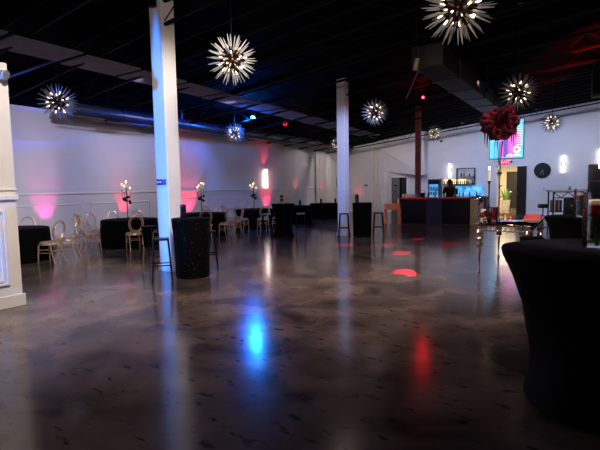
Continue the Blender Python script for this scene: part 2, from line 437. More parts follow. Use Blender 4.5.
# bulkhead with sloping soffit beside the dark doorway
mb = MB()
A, B, D2 = (2.3, YB + .01, 3.9), (5.3, 4.45, 2.12), (3.0, YB + .01, 2.35)
Bb = (5.3, YB + .01, 2.3); T1, T2, T3 = (2.3, 4.95, zc(2.3, 4.95)), (5.3, 4.45, zc(5.3, 4.45)), (5.3, YB + .01, zc(5.3, YB))
A2 = (2.3, 4.95, 3.9); T0 = (2.3, YB + .01, zc(2.3, YB))
V = [mb.bm.verts.new(p) for p in (A, A2, B, Bb, D2, T0, T1, T2, T3)]
for f in ((0, 1, 2, 4), (4, 2, 3), (1, 6, 7, 2), (2, 7, 8, 3), (0, 5, 6, 1), (5, 8, 7, 6)):
    mb.bm.faces.new([V[k] for k in f])
struct('trim_5', mb, WHITE)
# lit corridor behind the right-hand doorway
mb = MB().box(6.9, 7.0, YB + .2, 12, 0, 2.9).box(11, 11.1, YB + .2, 12, 0, 2.9).box(6.9, 11.1, 12, 12.1, 0, 2.9).box(6.9, 11.1, YB + .2, 12.1, 2.9, 3.0)
struct('wall_corridor', mb, CREAM)
struct('door_2', MB().box(8.84, 8.92, YB - .03, YB + .2, 0, 2.51).box(8.84, 10.34, YB - .03, YB + .2, 2.45, 2.51), TRIMW)
o = struct('door_3', MB().box(9.86, 10.3, YB - .04, YB + .02, 0, 2.45, .006), DOORB)
MB().cyl((9.93, YB - .09, .95), (9.93, YB - .09, 1.2), .012, n=8).cyl((9.93, YB - .09, .98), (9.93, YB - .03, .98), .01, n=6).cyl((9.93, YB - .09, 1.17), (9.93, YB - .03, 1.17), .01, n=6).build('door_handle', SILVER, o)
o = struct('door_4', MB().box(8.40, 9.5, 11.93, 12.0, 0, 2.35, .008), mat('charcoal_door', (.10, .10, .10), .45))
MB().box(9.08, 9.2, 11.91, 11.93, 1.3, 1.85).build('door_glass', mat('pale_door_glass', (.7, .72, .74), .2), o)
MB().box(8.6, 8.72, 11.9, 11.93, .95, 1.1, .005).build('door_handle', SILVER, o)
# planter with sword plant
t = thing('potted_snake_plant', 'green spiky plant in a tall white planter inside the lit doorway', 'plant', (8.78, 9.0, 0))
MB().lathe([(.2, 0), (.24, .3), (.27, .62), (.25, .62), (.24, .55), (.0, .55)], 24).build('planter', mat('white_planter', (.86, .84, .8), .4), t)
for k in range(26):
    a = random.random() * 2 * PI; r = .16 * random.random() ** .5; L = .5 + .35 * random.random(); lean = .05 + .22 * r / .16
    x, y = r * math.cos(a), r * math.sin(a); dx, dy = math.cos(a) * lean, math.sin(a) * lean
    px, py = -math.sin(a) * .02, math.cos(a) * .02
    mb = MB(); pts = []
    for j, ww in ((0, .9), (.35, 1.1), (.7, .8), (1, .05)):
        pts.append((x + dx * j * j, y + dy * j * j, .53 + L * j, ww))
    vs = [(mb.bm.verts.new((p[0] + px * p[3], p[1] + py * p[3], p[2])), mb.bm.verts.new((p[0] - px * p[3], p[1] - py * p[3], p[2])), mb.bm.verts.new((p[0] + math.cos(a) * .006, p[1] + math.sin(a) * .006, p[2]))) for p in pts]
    for A_, B_ in zip(vs, vs[1:]):
        for i, j in ((0, 1), (1, 2), (2, 0)): mb.bm.faces.new((A_[i], A_[j], B_[j], B_[i]))
    mb.build('leaf_blade', LGREEN, t)
# dark framed window at the right end of the back wall
o = struct('window_1', MB().box(12.9, 12.98, YB - .05, YB, .75, 2.42).box(14.2, 14.28, YB - .05, YB, .75, 2.42).box(12.9, 14.28, YB - .05, YB, 2.34, 2.42).box(12.9, 14.28, YB - .05, YB, .75, .83).box(12.98, 14.2, YB - .045, YB, 1.62, 1.68), BROWNF)
MB().box(12.98, 14.2, YB - .02, YB, .83, 1.62).box(12.98, 14.2, YB - .02, YB, 1.68, 2.34).build('window_pane', DARKGLASS, o)

# ------------------------------------------------------------------ drapes
def drape(p0, p1, ztop, label, n=9):
    p0, p1 = Vector(p0), Vector(p1); d = p1 - p0; L = d.length; d.normalize(); nn = Vector((d.y, -d.x, 0))
    mb = MB(); cols = []; N = n * 8
    for i in range(N + 1):
        s = i / N; off = .05 + .04 * math.sin(2 * PI * n * s) + .012 * math.sin(2 * PI * n * s * .37 + 1)
        rows = []
        for z in (ztop, ztop * .6, ztop * .25, .03):
            p = p0 + d * (L * s) + nn * (off * (1 + .25 * (1 - z / ztop)))
            rows.append(mb.bm.verts.new((p.x, p.y, z)))
        cols.append(rows)
    for a, b in zip(cols, cols[1:]):
        for j in range(3): mb.bm.faces.new((a[j], b[j], b[j + 1], a[j + 1]))
    t = thing('drape', label, 'curtain', p0)
    o = mb.build('curtain_panel', DRAPE, t); o.location = -p0
    o = MB().cyl(p0 + nn * .06 + Vector((0, 0, ztop)), p1 + nn * .06 + Vector((0, 0, ztop)), .018, n=8).build('curtain_rod', TRIMW, t); o.location = -p0
    return t
drape((2.05, YB, 0), (3.0, YB, 0), 3.85, 'white pleated drape on the back wall beside the dark doorway', 6)
drape((0.02, 1.6, 0), (0.02, 3.3, 0), 3.6, 'white pleated drape at the far end of the left wall', 8)

# ------------------------------------------------------------------ chandeliers
R = .425
def fib(n):
    for k in range(n):
        z = 1 - 2 * (k + .5) / n; a = PI * (1 + 5 ** .5) * k
        r = math.sqrt(1 - z * z); yield Vector((r * math.cos(a), r * math.sin(a), z))
spm = MB()
spm.lathe([(.0115, .225), (.0135, .25), (.010, .34), (.0028, .425)], 8, close=False)
SPK = spm.mesh('glass_spike', SPIKE)
BLM = MB().lathe([(.005, .185), (.011, .205), (.0125, .22), (.010, .24), (.003, .255)], 8).mesh('bulb', BULB)
CORE = MB().sph((0, 0, 0), .055, 14).mesh('core', BRONZE)
mbr = MB(); DIRS = list(fib(82)); BD = list(fib(20))
for d in DIRS: mbr.cyl(d * .04, d * .245, .0035, n=5)
for d in BD: mbr.cyl(d * .04, d * .19, .006, n=6)
RODS = mbr.mesh('rod_frame', BRONZE)
def chandelier(x, y, z, label, scale=1.0, rz=0.0, lamp=12):
    t = thing('starburst_chandelier', label, 'chandelier', (x, y, z), rz, 'starburst chandeliers')
    place('core', CORE, t, sc=(scale,) * 3); place('rod_frame', RODS, t, sc=(scale,) * 3)
    for d in DIRS: place('glass_spike', SPK, t, rot=d.to_track_quat('Z', 'Y').to_euler(), sc=(scale,) * 3)
    for d in BD: place('bulb', BLM, t, rot=d.to_track_quat('Z', 'Y').to_euler(), sc=(scale,) * 3)
    h = zc(x, y) - z
    MB().cyl((0, 0, .04), (0, 0, h - .02), .009, n=8).build('stem', BLKMET, t)
    MB().cyl((0, 0, h - .05), (0, 0, h + .01), .06, n=16).build('canopy', BLKMET, t)
    return t
CH = [
 (2.93, -14.45, 3.57, 'spiky starburst chandelier tinged blue, leftmost, beside the end of the round duct', 1.0, .3),
 (1.98, -7.37, 3.61, 'small starburst chandelier hanging in front of the round duct by the blue spotlight', .92, 1.1),
 (1.55, 1.3, 3.85, 'smallest starburst chandelier, far down by the end of the left wall', .95, 2.0),
 (7.81, -14.16, 3.77, 'large starburst chandelier hanging alone just right of the blue-lit column', 1.0, .9),
 (7.42, -7.19, 3.83, 'starburst chandelier just right of the middle white column', 1.0, 1.7),
 (6.5, 2.16, 4.11, 'far starburst chandelier beside the thin brown column behind the bar', 1.0, 2.6),
 (11.63, -14.52, 3.67, 'nearest and largest starburst chandelier, cut by the top edge of the view', 1.0, .5),
 (11.58, -8.86, 3.63, 'starburst chandelier just above the dark red flower ball', 1.0, 1.4),
 (11.73, -.8, 3.83, 'pale starburst chandelier hanging before the right white wall above the clock', 1.0, 2.2)]
for c in CH: chandelier(*c)

# ------------------------------------------------------------------ banquet tables and oval-back chairs
def round_table(x, y, label):
    t = thing('round_table', label, 'table', (x, y, 0), 0, 'round banquet tables')
    wv = lambda a, i, z: (.025 * math.sin(14 * a) + .012 * math.sin(23 * a + 1)) * max(0, (.74 - z) / .74)
    MB().lathe([(.0, .772), (.70, .772), (.752, .768), (.768, .75), (.775, .60), (.785, .35), (.80, .02)], 96, wave=wv, close=False).build('tablecloth', BLACKCLOTH, t)
    MB().cyl((0, 0, .73), (0, 0, .765), .745, n=40).build('tabletop', mat('table_board', (.4, .3, .2), .6), t)
    for k in range(4):
        a = PI / 4 + k * PI / 2
        MB().cyl((.5 * math.cos(a), .5 * math.sin(a), 0), (.45 * math.cos(a), .45 * math.sin(a), .74), .015, n=8).build('leg', BLKMET, t)
    return t
TB = [(1.75, -15.05, 'black-clothed round table beside the panelled partition, furthest left'),
      (1.9, -11.98, 'black-clothed round table just left of the blue-lit column'),
      (1.9, -9.0, 'black-clothed round table seen behind the blue-lit column'),
      (1.9, -6.2, 'black-clothed round table below the glowing left wall sconce'),
      (1.9, -3.4, 'black-clothed round table with a lantern, just right of the hourglass high-top'),
      (1.9, -.6, 'black-clothed round table touching the left edge of the middle column')]
for a in TB: round_table(*a)

def ellipse(rx, rz, n, f=lambda x, z: (x, 0, z)):
    return [f(rx * math.cos(2 * PI * k / n), rz * math.sin(2 * PI * k / n)) for k in range(n)]
bk = lambda x, z: (x, -.205 - .10 * ((z + .22) / .44), .72 + z)
def chair_parts():
    P = []
    P.append(('seat', MB().lathe([(0, .475), (.19, .475), (.205, .462), (.205, .445), (0, .445)], 24).mesh('seat', SEATP)))
    P.append(('seat_frame', MB().lathe([(.0, .445), (.215, .445), (.22, .43), (.215, .405), (0, .405)], 24).mesh('seat_frame', GOLD)))
    mb = MB().tube(ellipse(.185, .225, 28, bk), .0165, 8, True).tube(ellipse(.145, .185, 28, bk), .008, 6, True)
    for s in (-1, 1): mb.tube([(s * .17, -.17, .42), (s * .15, -.20, .50), (s * .11, -.22, .555)], .014, 8)
    P.append(('back_frame', mb.mesh('back_frame', GOLD)))
    for sx in (-1, 1):
        P.append(('leg', MB().tube([(sx * .16, .15, .42), (sx * .17, .165, .2), (sx * .175, .175, 0)], [.018, .014, .011], 8).mesh('leg', GOLD)))
        P.append(('leg', MB().tube([(sx * .16, -.15, .42), (sx * .165, -.19, .2), (sx * .17, -.25, 0)], [.018, .014, .011], 8).mesh('leg', GOLD)))
    mb = MB()
    for sx in (-1, 1):
        for z in (.30, .23): mb.cyl((sx * .165, .16, z), (sx * .165, -.19, z), .008, n=6)
    mb.cyl((-.165, .165, .28), (.165, .165, .28), .008, n=6).cyl((-.165, -.18, .28), (.165, -.18, .28), .008, n=6)
    P.append(('stretcher', mb.mesh('stretcher', GOLD)))
    return P
CP = chair_parts()
TN = ['the leftmost round table', 'the round table left of the blue-lit column', 'the round table behind the blue-lit column', 'the round table below the wall sconce']
SIDE = {'near': 'at the near side of', 'nearright': 'at the near right of', 'right': 'at the right side of', 'farright': 'at the far right of', 'far': 'on the far side of', 'farleft': 'at the far left of', 'left': 'at the left side of', 'nearleft': 'at the near left of'}
def chair(ti, ang, side, r=1.06, twist=0):
    cx, cy = TB[ti][:2]; a = math.radians(ang)
    x, y = cx + r * math.cos(a), cy + r * math.sin(a)
    t = thing('dining_chair', 'gold oval-back chair ' + SIDE[side] + ' ' + TN[ti], 'chair', (x, y, 0), a + PI / 2 + math.radians(twist), 'gold oval-back chairs')
    for n, me in CP: place(n, me, t)
for args in [(0, 16, 'nearright', 1.08, 5), (0, 54, 'right', 1.12, -10), (0, 140, 'far'), (0, 172, 'farleft'),
             (1, -31, 'near', 1.06, 8), (1, 258, 'nearleft', 1.08), (1, 222, 'left', 1.16), (1, 197, 'farleft'), (1, 165, 'far'), (1, 134, 'farright'), (1, 14, 'nearright'),
             (2, -43, 'near'), (2, -4, 'nearright', 1.06, -10), (2, 47, 'right'), (2, 105, 'farright', 1.05), (2, 132, 'far'),
             (3, -36, 'near'), (3, 281, 'nearleft', 1.05), (3, 230, 'left', 1.0), (3, 4, 'nearright'), (3, 140, 'far')]:
    chair(*args)

def rose_mesh(name, r, m):
    mb = MB()
    for L in range(4):
        n = (3, 4, 5, 6)[L]; rr = r * (.30, .52, .78, 1.0)[L]; h = r * (1.15, 1.05, .85, .55)[L]
        for k in range(n):
            a = 2 * PI * (k + .5 * L) / n; w = PI / n * 1.35; rows = []
            for j in range(4):
                f = j / 3; row = []
                for i in range(5):
                    aa = a + w * (i / 2 - 1) * (.75 + .25 * f); q_ = rr * (.45 + .55 * f) * (1 + .06 * math.cos(PI * (i / 2 - 1)))
                    row.append(mb.bm.verts.new((q_ * math.cos(aa), q_ * math.sin(aa), -r * .4 + (h + r * .4) * f - (.12 * r * abs(i / 2 - 1) if j == 3 else 0))))
                rows.append(row)
            for A_, B_ in zip(rows, rows[1:]):
                for i in range(4): mb.bm.faces.new((A_[i], A_[i + 1], B_[i + 1], B_[i]))
    mb.sph((0, 0, -.1 * r), r * .42, 8)
    return mb.mesh(name, m)
ROSEV = rose_mesh('rose', .05, mat('crimson_petal', (.78, .10, .20), .6, var=.4, scale=20)); ROSEM = rose_mesh('rose', .05, ROSEB); ROSER = rose_mesh('rose', .055, ROSE)

def candelabrum(x, y, z, H, label, rz=0):
    t = thing('candelabrum', label, 'candelabrum', (x, y, z), rz, 'tall table candelabra')
    MB().lathe([(.09, 0), (.09, .015), (.03, .03), (.012, .06), (.014, .3), (.02, .32), (.011, .35), (.011, H * .62), (.022, H * .64), (.0, H * .66)], 14).build('stem', IRON, t)
    for k in range(5):
        a = 2 * PI * k / 5; rr, top = (.0, H * .80) if k == 0 else (.13, H * (.58 + .05 * k))
        cx, cy = rr * math.cos(a), rr * math.sin(a)
        MB().tube([(0, 0, H * .5), (cx * .6, cy * .6, H * .46), (cx, cy, H * .52), (cx, cy, top)], .007, 6).cyl((cx, cy, top), (cx, cy, top + .015), .026, n=10).build('arm', IRON, t)
        c = MB().cyl((cx, cy, top + .015), (cx, cy, top + .17), .014, n=10).build('candle', CANDLE, t)
        MB().lathe([(.002, 0), (.009, .012), (.006, .03), (.0005, .05)], 8, (cx, cy, top + .172)).build('flame', FLAME, c)
    for k in range(6):
        a = 1.1 * k; place('rose', ROSEM, t, (.08 * math.cos(a), .08 * math.sin(a), H * (.40 + .03 * k)), (random.uniform(-.8, .8), random.uniform(-.8, .8), a))
candelabrum(1.72, -15.1, .772, 1.12, 'tall gilt candelabrum with candles and dark roses on the leftmost round table')
candelabrum(1.66, -11.85, .772, 1.1, 'tall candelabrum on the round table left of the blue-lit column', .5)
candelabrum(2.0, -9.2, .772, 1.02, 'tall candelabrum on the round table behind the blue-lit column', 1.1)
candelabrum(2.1, -6.5, .772, 1.0, 'tall candelabrum on the round table below the wall sconce', .2)

def lantern(x, y, z, label, s=1.0, m=None):
    t = thing('table_lantern', label, 'lantern', (x, y, z), 0, 'small table lanterns')
    MB().lathe([(.055 * s, 0), (.055 * s, .02), (.05 * s, .025), (.05 * s, .17 * s), (.058 * s, .175 * s), (.058 * s, .2 * s), (.02 * s, .23 * s), (0, .235 * s)], 16).build('body', m or PLASTIC, t)
    MB().tube([(-.03 * s, 0, .22 * s), (-.02 * s, 0, .26 * s), (.02 * s, 0, .26 * s), (.03 * s, 0, .22 * s)], .004, 6).build('handle', BLKMET, t)
lantern(1.95, -3.0, .772, 'small black lantern on the round table right of the hourglass high-top')
lantern(1.9, -1.0, .772, 'small black lantern, left of two on the table by the middle column')
lantern(2.3, -.25, .772, 'small black lantern, right of two on the table by the middle column')

# ------------------------------------------------------------------ high-top tables, stools
def hightop(x, y, label, prof, m, seg=64, folds=.02, rz=0, lobe=None):
    t = thing('cocktail_table', label, 'table', (x, y, 0), rz, 'black cocktail tables')
    H = prof[0][1]
    wv = lambda a, i, z: folds * math.sin(4 * a) * max(0, (H - .1 - z) / H) + folds * .4 * math.sin(11 * a + z * 3) * max(0, (H - .1 - z) / H)
    if lobe is not None: wv = lambda a, i, z: (.40 * math.cos(2 * (a - lobe)) * max(0, 1 - z / .38) ** 1.2 if z < .38 else 0) + .01 * math.sin(9 * a)
    MB().lathe([(0, H)] + prof, seg, wave=wv, close=False).build('stretch_cover', m, t)
    MB().cyl((0, 0, H - .035), (0, 0, H - .006), prof[0][0] - .015, n=40).build('tabletop', mat('table_board', (.4, .3, .2), .6), t)
    MB().cyl((0, 0, .02), (0, 0, H - .03), .03, n=14).build('pole', BLKMET, t)
    MB().lathe([(.22, 0), (.22, .02), (.05, .04), (0, .04)], 24).build('base', BLKMET, t)
    return t
hightop(6.90, -14.37, 'black sequined high-top table in front of the blue-lit column', [(.33, 1.075), (.345, 1.06), (.34, .95), (.325, .8), (.315, .5), (.305, .2), (.30, .015)], SEQUIN, folds=.03)
hightop(4.7, -8.28, 'black hourglass high-top table before the round tables, left of the middle column', [(.365, 1.075), (.38, 1.065), (.375, 1.04), (.28, .75), (.25, .45), (.29, .15), (.33, .015)], SPANDEX, folds=.05)
hightop(6.98, -7.2, 'black straight-draped high-top table against the middle column', [(.29, 1.075), (.305, 1.06), (.30, .8), (.285, .4), (.28, .015)], BLACKCLOTH, folds=.04)
hightop(13.11, -15.95, 'huge black hourglass cocktail table filling the lower right corner', [(.70, 1.075), (.735, 1.068), (.745, 1.05), (.735, 1.01), (.66, .85), (.575, .6), (.545, .4), (.56, .25), (.60, .12), (.66, .015)], SPANDEX, 96, .01, lobe=math.radians(-95))
hightop(12.92, -12.02, 'black hourglass cocktail table behind the huge corner table, holding a glass vase', [(.50, 1.075), (.525, 1.065), (.52, 1.03), (.46, .93), (.44, .7), (.43, .4), (.45, .015)], SPANDEX, 72, .01)

def stool(x, y, rz, label, seatm=None, H=.76, cat='stool'):
    t = thing('bar_stool', label, cat, (x, y, 0), rz, 'backless metal bar stools')
    MB().box(-.135, .135, -.135, .135, H - .035, H, .012).build('seat', seatm or BLKMET, t)
    for sx in (-1, 1):
        for sy in (-1, 1):
            MB().tube([(sx * .118, sy * .118, H - .03), (sx * .165, sy * .165, 0)], [.018, .014], 6).build('leg', BLKMET, t)
    mb = MB(); k = .118 + .047 * (1 - .3 / H)
    c = [(-k, -k, .3), (k, -k, .3), (k, k, .3), (-k, k, .3)]
    for a, b in zip(c, c[1:] + c[:1]): mb.cyl(a, b, .011, n=6)
    mb.build('footrest', BLKMET, t)
stool(6.78, -14.97, .87, 'black metal bar stool in front of the base of the blue-lit column')
stool(6.60, -13.63, .75, 'black metal bar stool at the right of the sequined high-top table')
stool(4.40, -13.29, .3, 'black metal bar stool standing left of the blue-lit column')
stool(4.24, -8.55, .55, 'pale-seated bar stool left of the hourglass high-top table', PALESEAT)
stool(5.16, -7.95, .55, 'pale-seated bar stool right of the hourglass high-top table', PALESEAT)
stool(6.55, -7.62, .4, 'black metal bar stool between the middle column and its high-top table')
stool(7.42, -6.95, .5, 'black metal bar stool at the right of the middle column high-top table')
t = thing('round_stool', 'black round stool in the gap between mirrored console and second cocktail table', 'stool', (12.30, -12.72, 0))
MB().lathe([(.0, .80), (.14, .80), (.165, .785), (.165, .74), (.15, .73), (0, .73)], 24).build('seat', SPANDEX, t)
MB().cyl((0, 0, .02), (0, 0, .74), .025, n=12).build('post', BLKMET, t)
MB().lathe([(.16, 0), (.16, .015), (.04, .035), (0, .035)], 24).build('base', BLKMET, t)

lanH1 = thing('pillar_candle_holder', 'black cylindrical candle holder on the sequined high-top table', 'candle holder', (6.72, -14.38, 1.077))
MB().lathe([(.05, 0), (.055, .01), (.055, .24), (.048, .24), (.046, .18), (0, .18)], 18).build('cylinder', mat('dark_purple_glass', (.12, .09, .15), .2), lanH1)
MB().cyl((0, 0, .18), (0, 0, .215), .035, n=14).build('candle', mat('dark_wax', (.25, .22, .3), .5), lanH1)
t = thing('centrepiece', 'small white and dark red centrepiece on the hourglass high-top table', 'centrepiece', (4.66, -8.3, 1.077))
MB().lathe([(.05, 0), (.055, .01), (.05, .12), (.055, .28), (.05, .28), (0, .26)], 16).build('vase', mat('milk_glass', (.88, .85, .84), .3), t)
for z in (.10, .21): place('rose', ROSER, t, (.045, -.045, z), (.9, .4, 0))
lantern(6.82, -7.24, 1.077, 'black lantern on the high-top table at the middle column', 1.15)

# ------------------------------------------------------------------ foreground vases
def vase(x, y, z, H, r, label, rz=0):
    t = thing('glass_vase', label, 'vase', (x, y, z), rz, 'cylinder vases on the black cocktail tables')
    MB().lathe([(0, .0), (r, 0), (r, H), (r - .005, H), (r - .005, .018), (0, .018)], 40, close=False).build('glass_cylinder', GLASS, t)
    MB().lathe([(0, .02), (r - .007, .02), (r - .007, H * .80), (0, H * .80)], 32, close=False).build('water', WATER, t)
    c = MB().lathe([(0, H * .77), (r * .62, H * .77), (r * .72, H * .80), (r * .70, H * .86), (0, H * .86)], 24).build('floating_candle', CANDLE, t)
    MB().cyl((0, 0, H * .86), (0, 0, H * .885), .002, n=5).build('wick', PLASTIC, c)
    for k in range(7):
        a = 2 * PI * k / 7; rr = r * (.52 if k else 0)
        place('rose', ROSEV, t, (rr * math.cos(a), rr * math.sin(a), H * (.62 + .04 * (k % 2))), (-.9 * math.sin(a), .9 * math.cos(a), 0), (.95 * r / .1,) * 3)
    for k in range(9):
        a = 2 * PI * k / 9 + .3; rr = r * .35
        MB().tube([(rr * math.cos(a) * .3, rr * math.sin(a) * .3, .02), (rr * math.cos(a), rr * math.sin(a), H * .35), (rr * .9 * math.cos(a + .4), rr * .9 * math.sin(a + .4), H * .62)], .005, 6).build('stalk', GREEN, t)
        mb = MB(); b = Vector((r * .55 * math.cos(a), r * .55 * math.sin(a), H * (.10 + .02 * k)))
        u_ = Vector((-math.sin(a), math.cos(a), .3)); v_ = Vector((.2 * math.cos(a), .2 * math.sin(a), 1))
        pts = [b, b + u_ * .02 + v_ * .04, b + v_ * .09, b - u_ * .02 + v_ * .04]
        mb.poly(pts, (math.cos(a) * .003, math.sin(a) * .003, 0)); mb.build('leaf', GREEN, t)
vase(13.06, -15.86, 1.077, .44, .105, 'tall glass vase with red flowers, greenery and floating candle on the corner table')
vase(12.9, -12.16, 1.077, .42, .10, 'glass vase with red flowers and floating candle on the second cocktail table', .6)

# ------------------------------------------------------------------ mirrored console with its decorations
t = thing('console_table', 'mirrored gold console table on turned legs, holding the flower ball', 'table', (0, 0, 0))
CX0, CX1, CY0, CY1 = 11.27, 12.24, -11.8, -9.55
MB().box(CX0, CX1, CY0, CY1, .875, .90, .008).build('tabletop', mat('smoked_mirror_top', (.62, .52, .46), .08, 1.0, var=.06), t)
mb = MB()
for a, b in (((CX0 + .05, CY0 + .05), (CX1 - .05, CY0 + .05)), ((CX0 + .05, CY1 - .05), (CX1 - .05, CY1 - .05)), ((CX0 + .05, CY0 + .05), (CX0 + .05, CY1 - .05)), ((CX1 - .05, CY0 + .05), (CX1 - .05, CY1 - .05))):
    a, b = Vector(a + (.0,)), Vector(b + (.0,)); L = (b - a).length; n = int(L / .075)
    mb.cyl(a + Vector((0, 0, .775)), b + Vector((0, 0, .775)), .012, n=8).cyl(a + Vector((0, 0, .86)), b + Vector((0, 0, .86)), .012, n=8)
    for k in range(n):
        c = a + (b - a) * ((k + .5) / n) + Vector((0, 0, .818)); d = (b - a).normalized()
        mb.tube([c + d * .034 * math.cos(2 * PI * j / 10) + Vector((0, 0, .036 * math.sin(2 * PI * j / 10))) for j in range(10)], .006, 5, True)
mb.build('apron', MIRROR, t)
pr = [(.026, 0), (.030, .025), (.016, .05), (.018, .30), (.030, .44), (.018, .47), (.05, .49), (.066, .525), (.05, .56), (.02, .575), (.05, .59), (.070, .63), (.05, .67), (.02, .685), (.052, .70), (.074, .745), (.052, .79), (.03, .80), (.045, .875)]
for x, y in ((CX0 + .09, CY0 + .09), (CX1 - .09, CY0 + .09), (CX0 + .09, CY1 - .09), (CX1 - .09, CY1 - .09)):
    MB().lathe(pr, 20, (x, y, 0)).build('leg', MIRROR, t)
# tall vase with the flower ball
t = thing('flower_ball_centrepiece', 'huge dark red flower ball on a slim clear trumpet stand', 'flower arrangement', (11.52, -10.75, .902))
MB().lathe([(.11, 0), (.11, .012), (.03, .03), (.018, .10), (.02, .8), (.03, 1.25), (.06, 1.5), (.055, 1.5), (.026, 1.25), (.015, .8), (.012, .12), (0, .05)], 24, close=False).build('trumpet_stand', GLASS, t)
MB().cyl((0, 0, .04), (0, 0, 1.5), .006, n=6).build('core_rod', SILVER, t)
MB().sph((0, 0, 1.88), .17, 16).build('foam_ball', ROSEB, t)
PET = rose_mesh('rose', .075, ROSE); PETB = rose_mesh('rose', .08, ROSEB)
for k, d in enumerate(fib(78)):
    rr = .20 + .075 * random.random(); s = random.uniform(.75, 1.2)
    place('rose', PETB if k % 3 == 0 else PET, t, (d.x * rr * .98, d.y * rr * .98, 1.85 + d.z * rr * 1.02), (d.to_track_quat('Z', 'Y').to_euler()), (s, s, s * 1.1))
for k in range(16):
    a = 2 * PI * k / 16 + .2 * random.random(); rr = .10 + .17 * random.random(); L = .0 + .26 * random.random() ** 2
    pts = [(rr * math.cos(a), rr * math.sin(a), 1.76), (rr * 1.05 * math.cos(a), rr * 1.05 * math.sin(a), 1.68), (rr * 1.06 * math.cos(a), rr * 1.06 * math.sin(a), 1.70 - L - .06)]
    MB().tube(pts, [.016, .017, .005], 6).build('trailing_amaranth', ROSEB if k % 2 else ROSE, t)
for k in range(9):
    a = 2 * PI * k / 9; mb = MB(); 
    for j in range(12): mb.sph((.10 * math.cos(a), .10 * math.sin(a), 1.56 - .04 * j), .011, 6)
    mb.build('crystal_strand', GLASS, t)
# candle stand
t = thing('candle_stand', 'tall dark candle stand with lit candle on the mirrored console', 'candle stand', (11.34, -10.75, .902))
MB().lathe([(.07, 0), (.07, .015), (.02, .04), (.014, .2), (.028, .24), (.014, .28), (.014, .68), (.03, .73), (.04, .75), (0, .75)], 16).build('stand', IRON, t)
c = MB().cyl((0, 0, .75), (0, 0, .97), .028, n=14).build('candle', CANDLE, t)
MB().lathe([(.002, 0), (.012, .015), (.008, .04), (.0005, .065)], 8, (0, 0, .972)).build('flame', FLAME, c)
t = thing('cut_rose', 'single red rose standing tall beside the candle stand on the console', 'flower', (11.44, -10.25, .902))
MB().lathe([(.03, 0), (.035, .02), (.02, .16), (.014, .16), (.012, .02), (0, .02)], 14, close=False).build('bud_vase', GLASS, t)
MB().tube([(0, 0, .02), (.01, 0, .35), (.0, .01, .86)], .005, 6).build('stalk', GREEN, t)
place('rose', ROSER, t, (0, .01, .88)); 
for z in (.4, .62): MB().poly([(0, 0, z), (.03, .02, z + .04), (.07, .02, z + .05), (.04, -.01, z + .01)], (0, .003, 0)).build('leaf', GREEN, t)
def rosebunch(x, y, z, n, r, label):
    t = thing('rose_bunch', label, 'flowers', (x, y, z), 0, 'rose bunches on the console')
    MB().lathe([(.05, 0), (.065, .03), (.07, .07), (.06, .07), (0, .05)], 16).build('bowl', SILVER, t)
    for k in range(n):
        a = 2.4 * k; rr = r * math.sqrt(k / n); place('rose', ROSER if k % 2 else ROSEM, t, (rr * math.cos(a), rr * math.sin(a), .10 + .05 * (1 - k / n)), (.8 * rr / r * -math.sin(a), .8 * rr / r * math.cos(a), a))
rosebunch(11.43, -11.48, .902, 9, .11, 'low bunch of dark red roses at the front left of the console')
t = thing('silver_gazing_ball', 'silver ball on a slim stand at the front left corner of the console', 'ornament', (11.34, -11.70, .902))
MB().lathe([(.05, 0), (.05, .01), (.012, .03), (.01, .32), (.025, .34), (0, .35)], 14).build('stand', SILVER, t)
MB().sph((0, 0, .42), .08, 20).build('ball', SILVER, t)
t = thing('hurricane_vase', 'pink-tinted glass cylinder on the console beside the red roses', 'vase', (11.50, -11.12, .902))
MB().lathe([(0, 0), (.065, 0), (.065, .26), (.06, .26), (.06, .015), (0, .015)], 24, close=False).build('glass_cylinder', PINKGLASS, t)
MB().cyl((0, 0, .016), (0, 0, .14), .038, n=16).build('candle', mat('pink_wax', (.85, .6, .68), .5), t)
t = thing('pillar_candle', 'thick white pillar candle on the console left of the pink glass', 'candle', (11.33, -11.22, .902))
MB().lathe([(.04, 0), (.042, .01), (.042, .22), (.036, .225), (0, .215)], 18).build('wax', CANDLE, t)
MB().cyl((0, 0, .215), (0, 0, .24), .002, n=5).build('wick', PLASTIC, t)
VL = ['gold votive cup on the console, leftmost of the four', 'gold votive cup on the console, second of four from the left', 'gold votive cup on the console, third of four from the left', 'gold votive cup on the console, rightmost of the four']
for (x, y), lb in zip(((11.37, -9.95), (11.47, -9.93), (11.57, -9.91), (11.67, -9.89)), VL):
    t = thing('votive_cup', lb, 'candle holder', (x, y, .902), 0, 'gold votives on the console'); t.scale = (.82, .82, .82)
    MB().lathe([(.035, 0), (.04, .005), (.028, .018), (.045, .04), (.055, .07), (.048, .10), (.043, .10), (.04, .075), (0, .065)], 16).build('cup', mat('polished_copper_gold', (.88, .62, .42), .2, .6), t)
    MB().cyl((0, 0, .07), (0, 0, .095), .03, n=12).build('candle', CANDLE, t)
t = thing('serving_tray', 'clear red-edged acrylic tray at the right end of the console', 'tray', (12.09, -10.45, .902), .05)
mb = MB().box(-.14, .14, -.30, .30, .0, .012, .003)
mb.build('tray_base', mat('red_acrylic', (.74, .62, .62), .25, spec=.5), t)
MB().box(-.14, -.13, -.30, .30, .012, .075).box(.13, .14, -.30, .30, .012, .075).box(-.13, .13, -.30, -.29, .012, .075).box(-.13, .13, .29, .30, .012, .075).build('tray_rim', mat('pink_red_acrylic', (.85, .35, .34), .25), t)

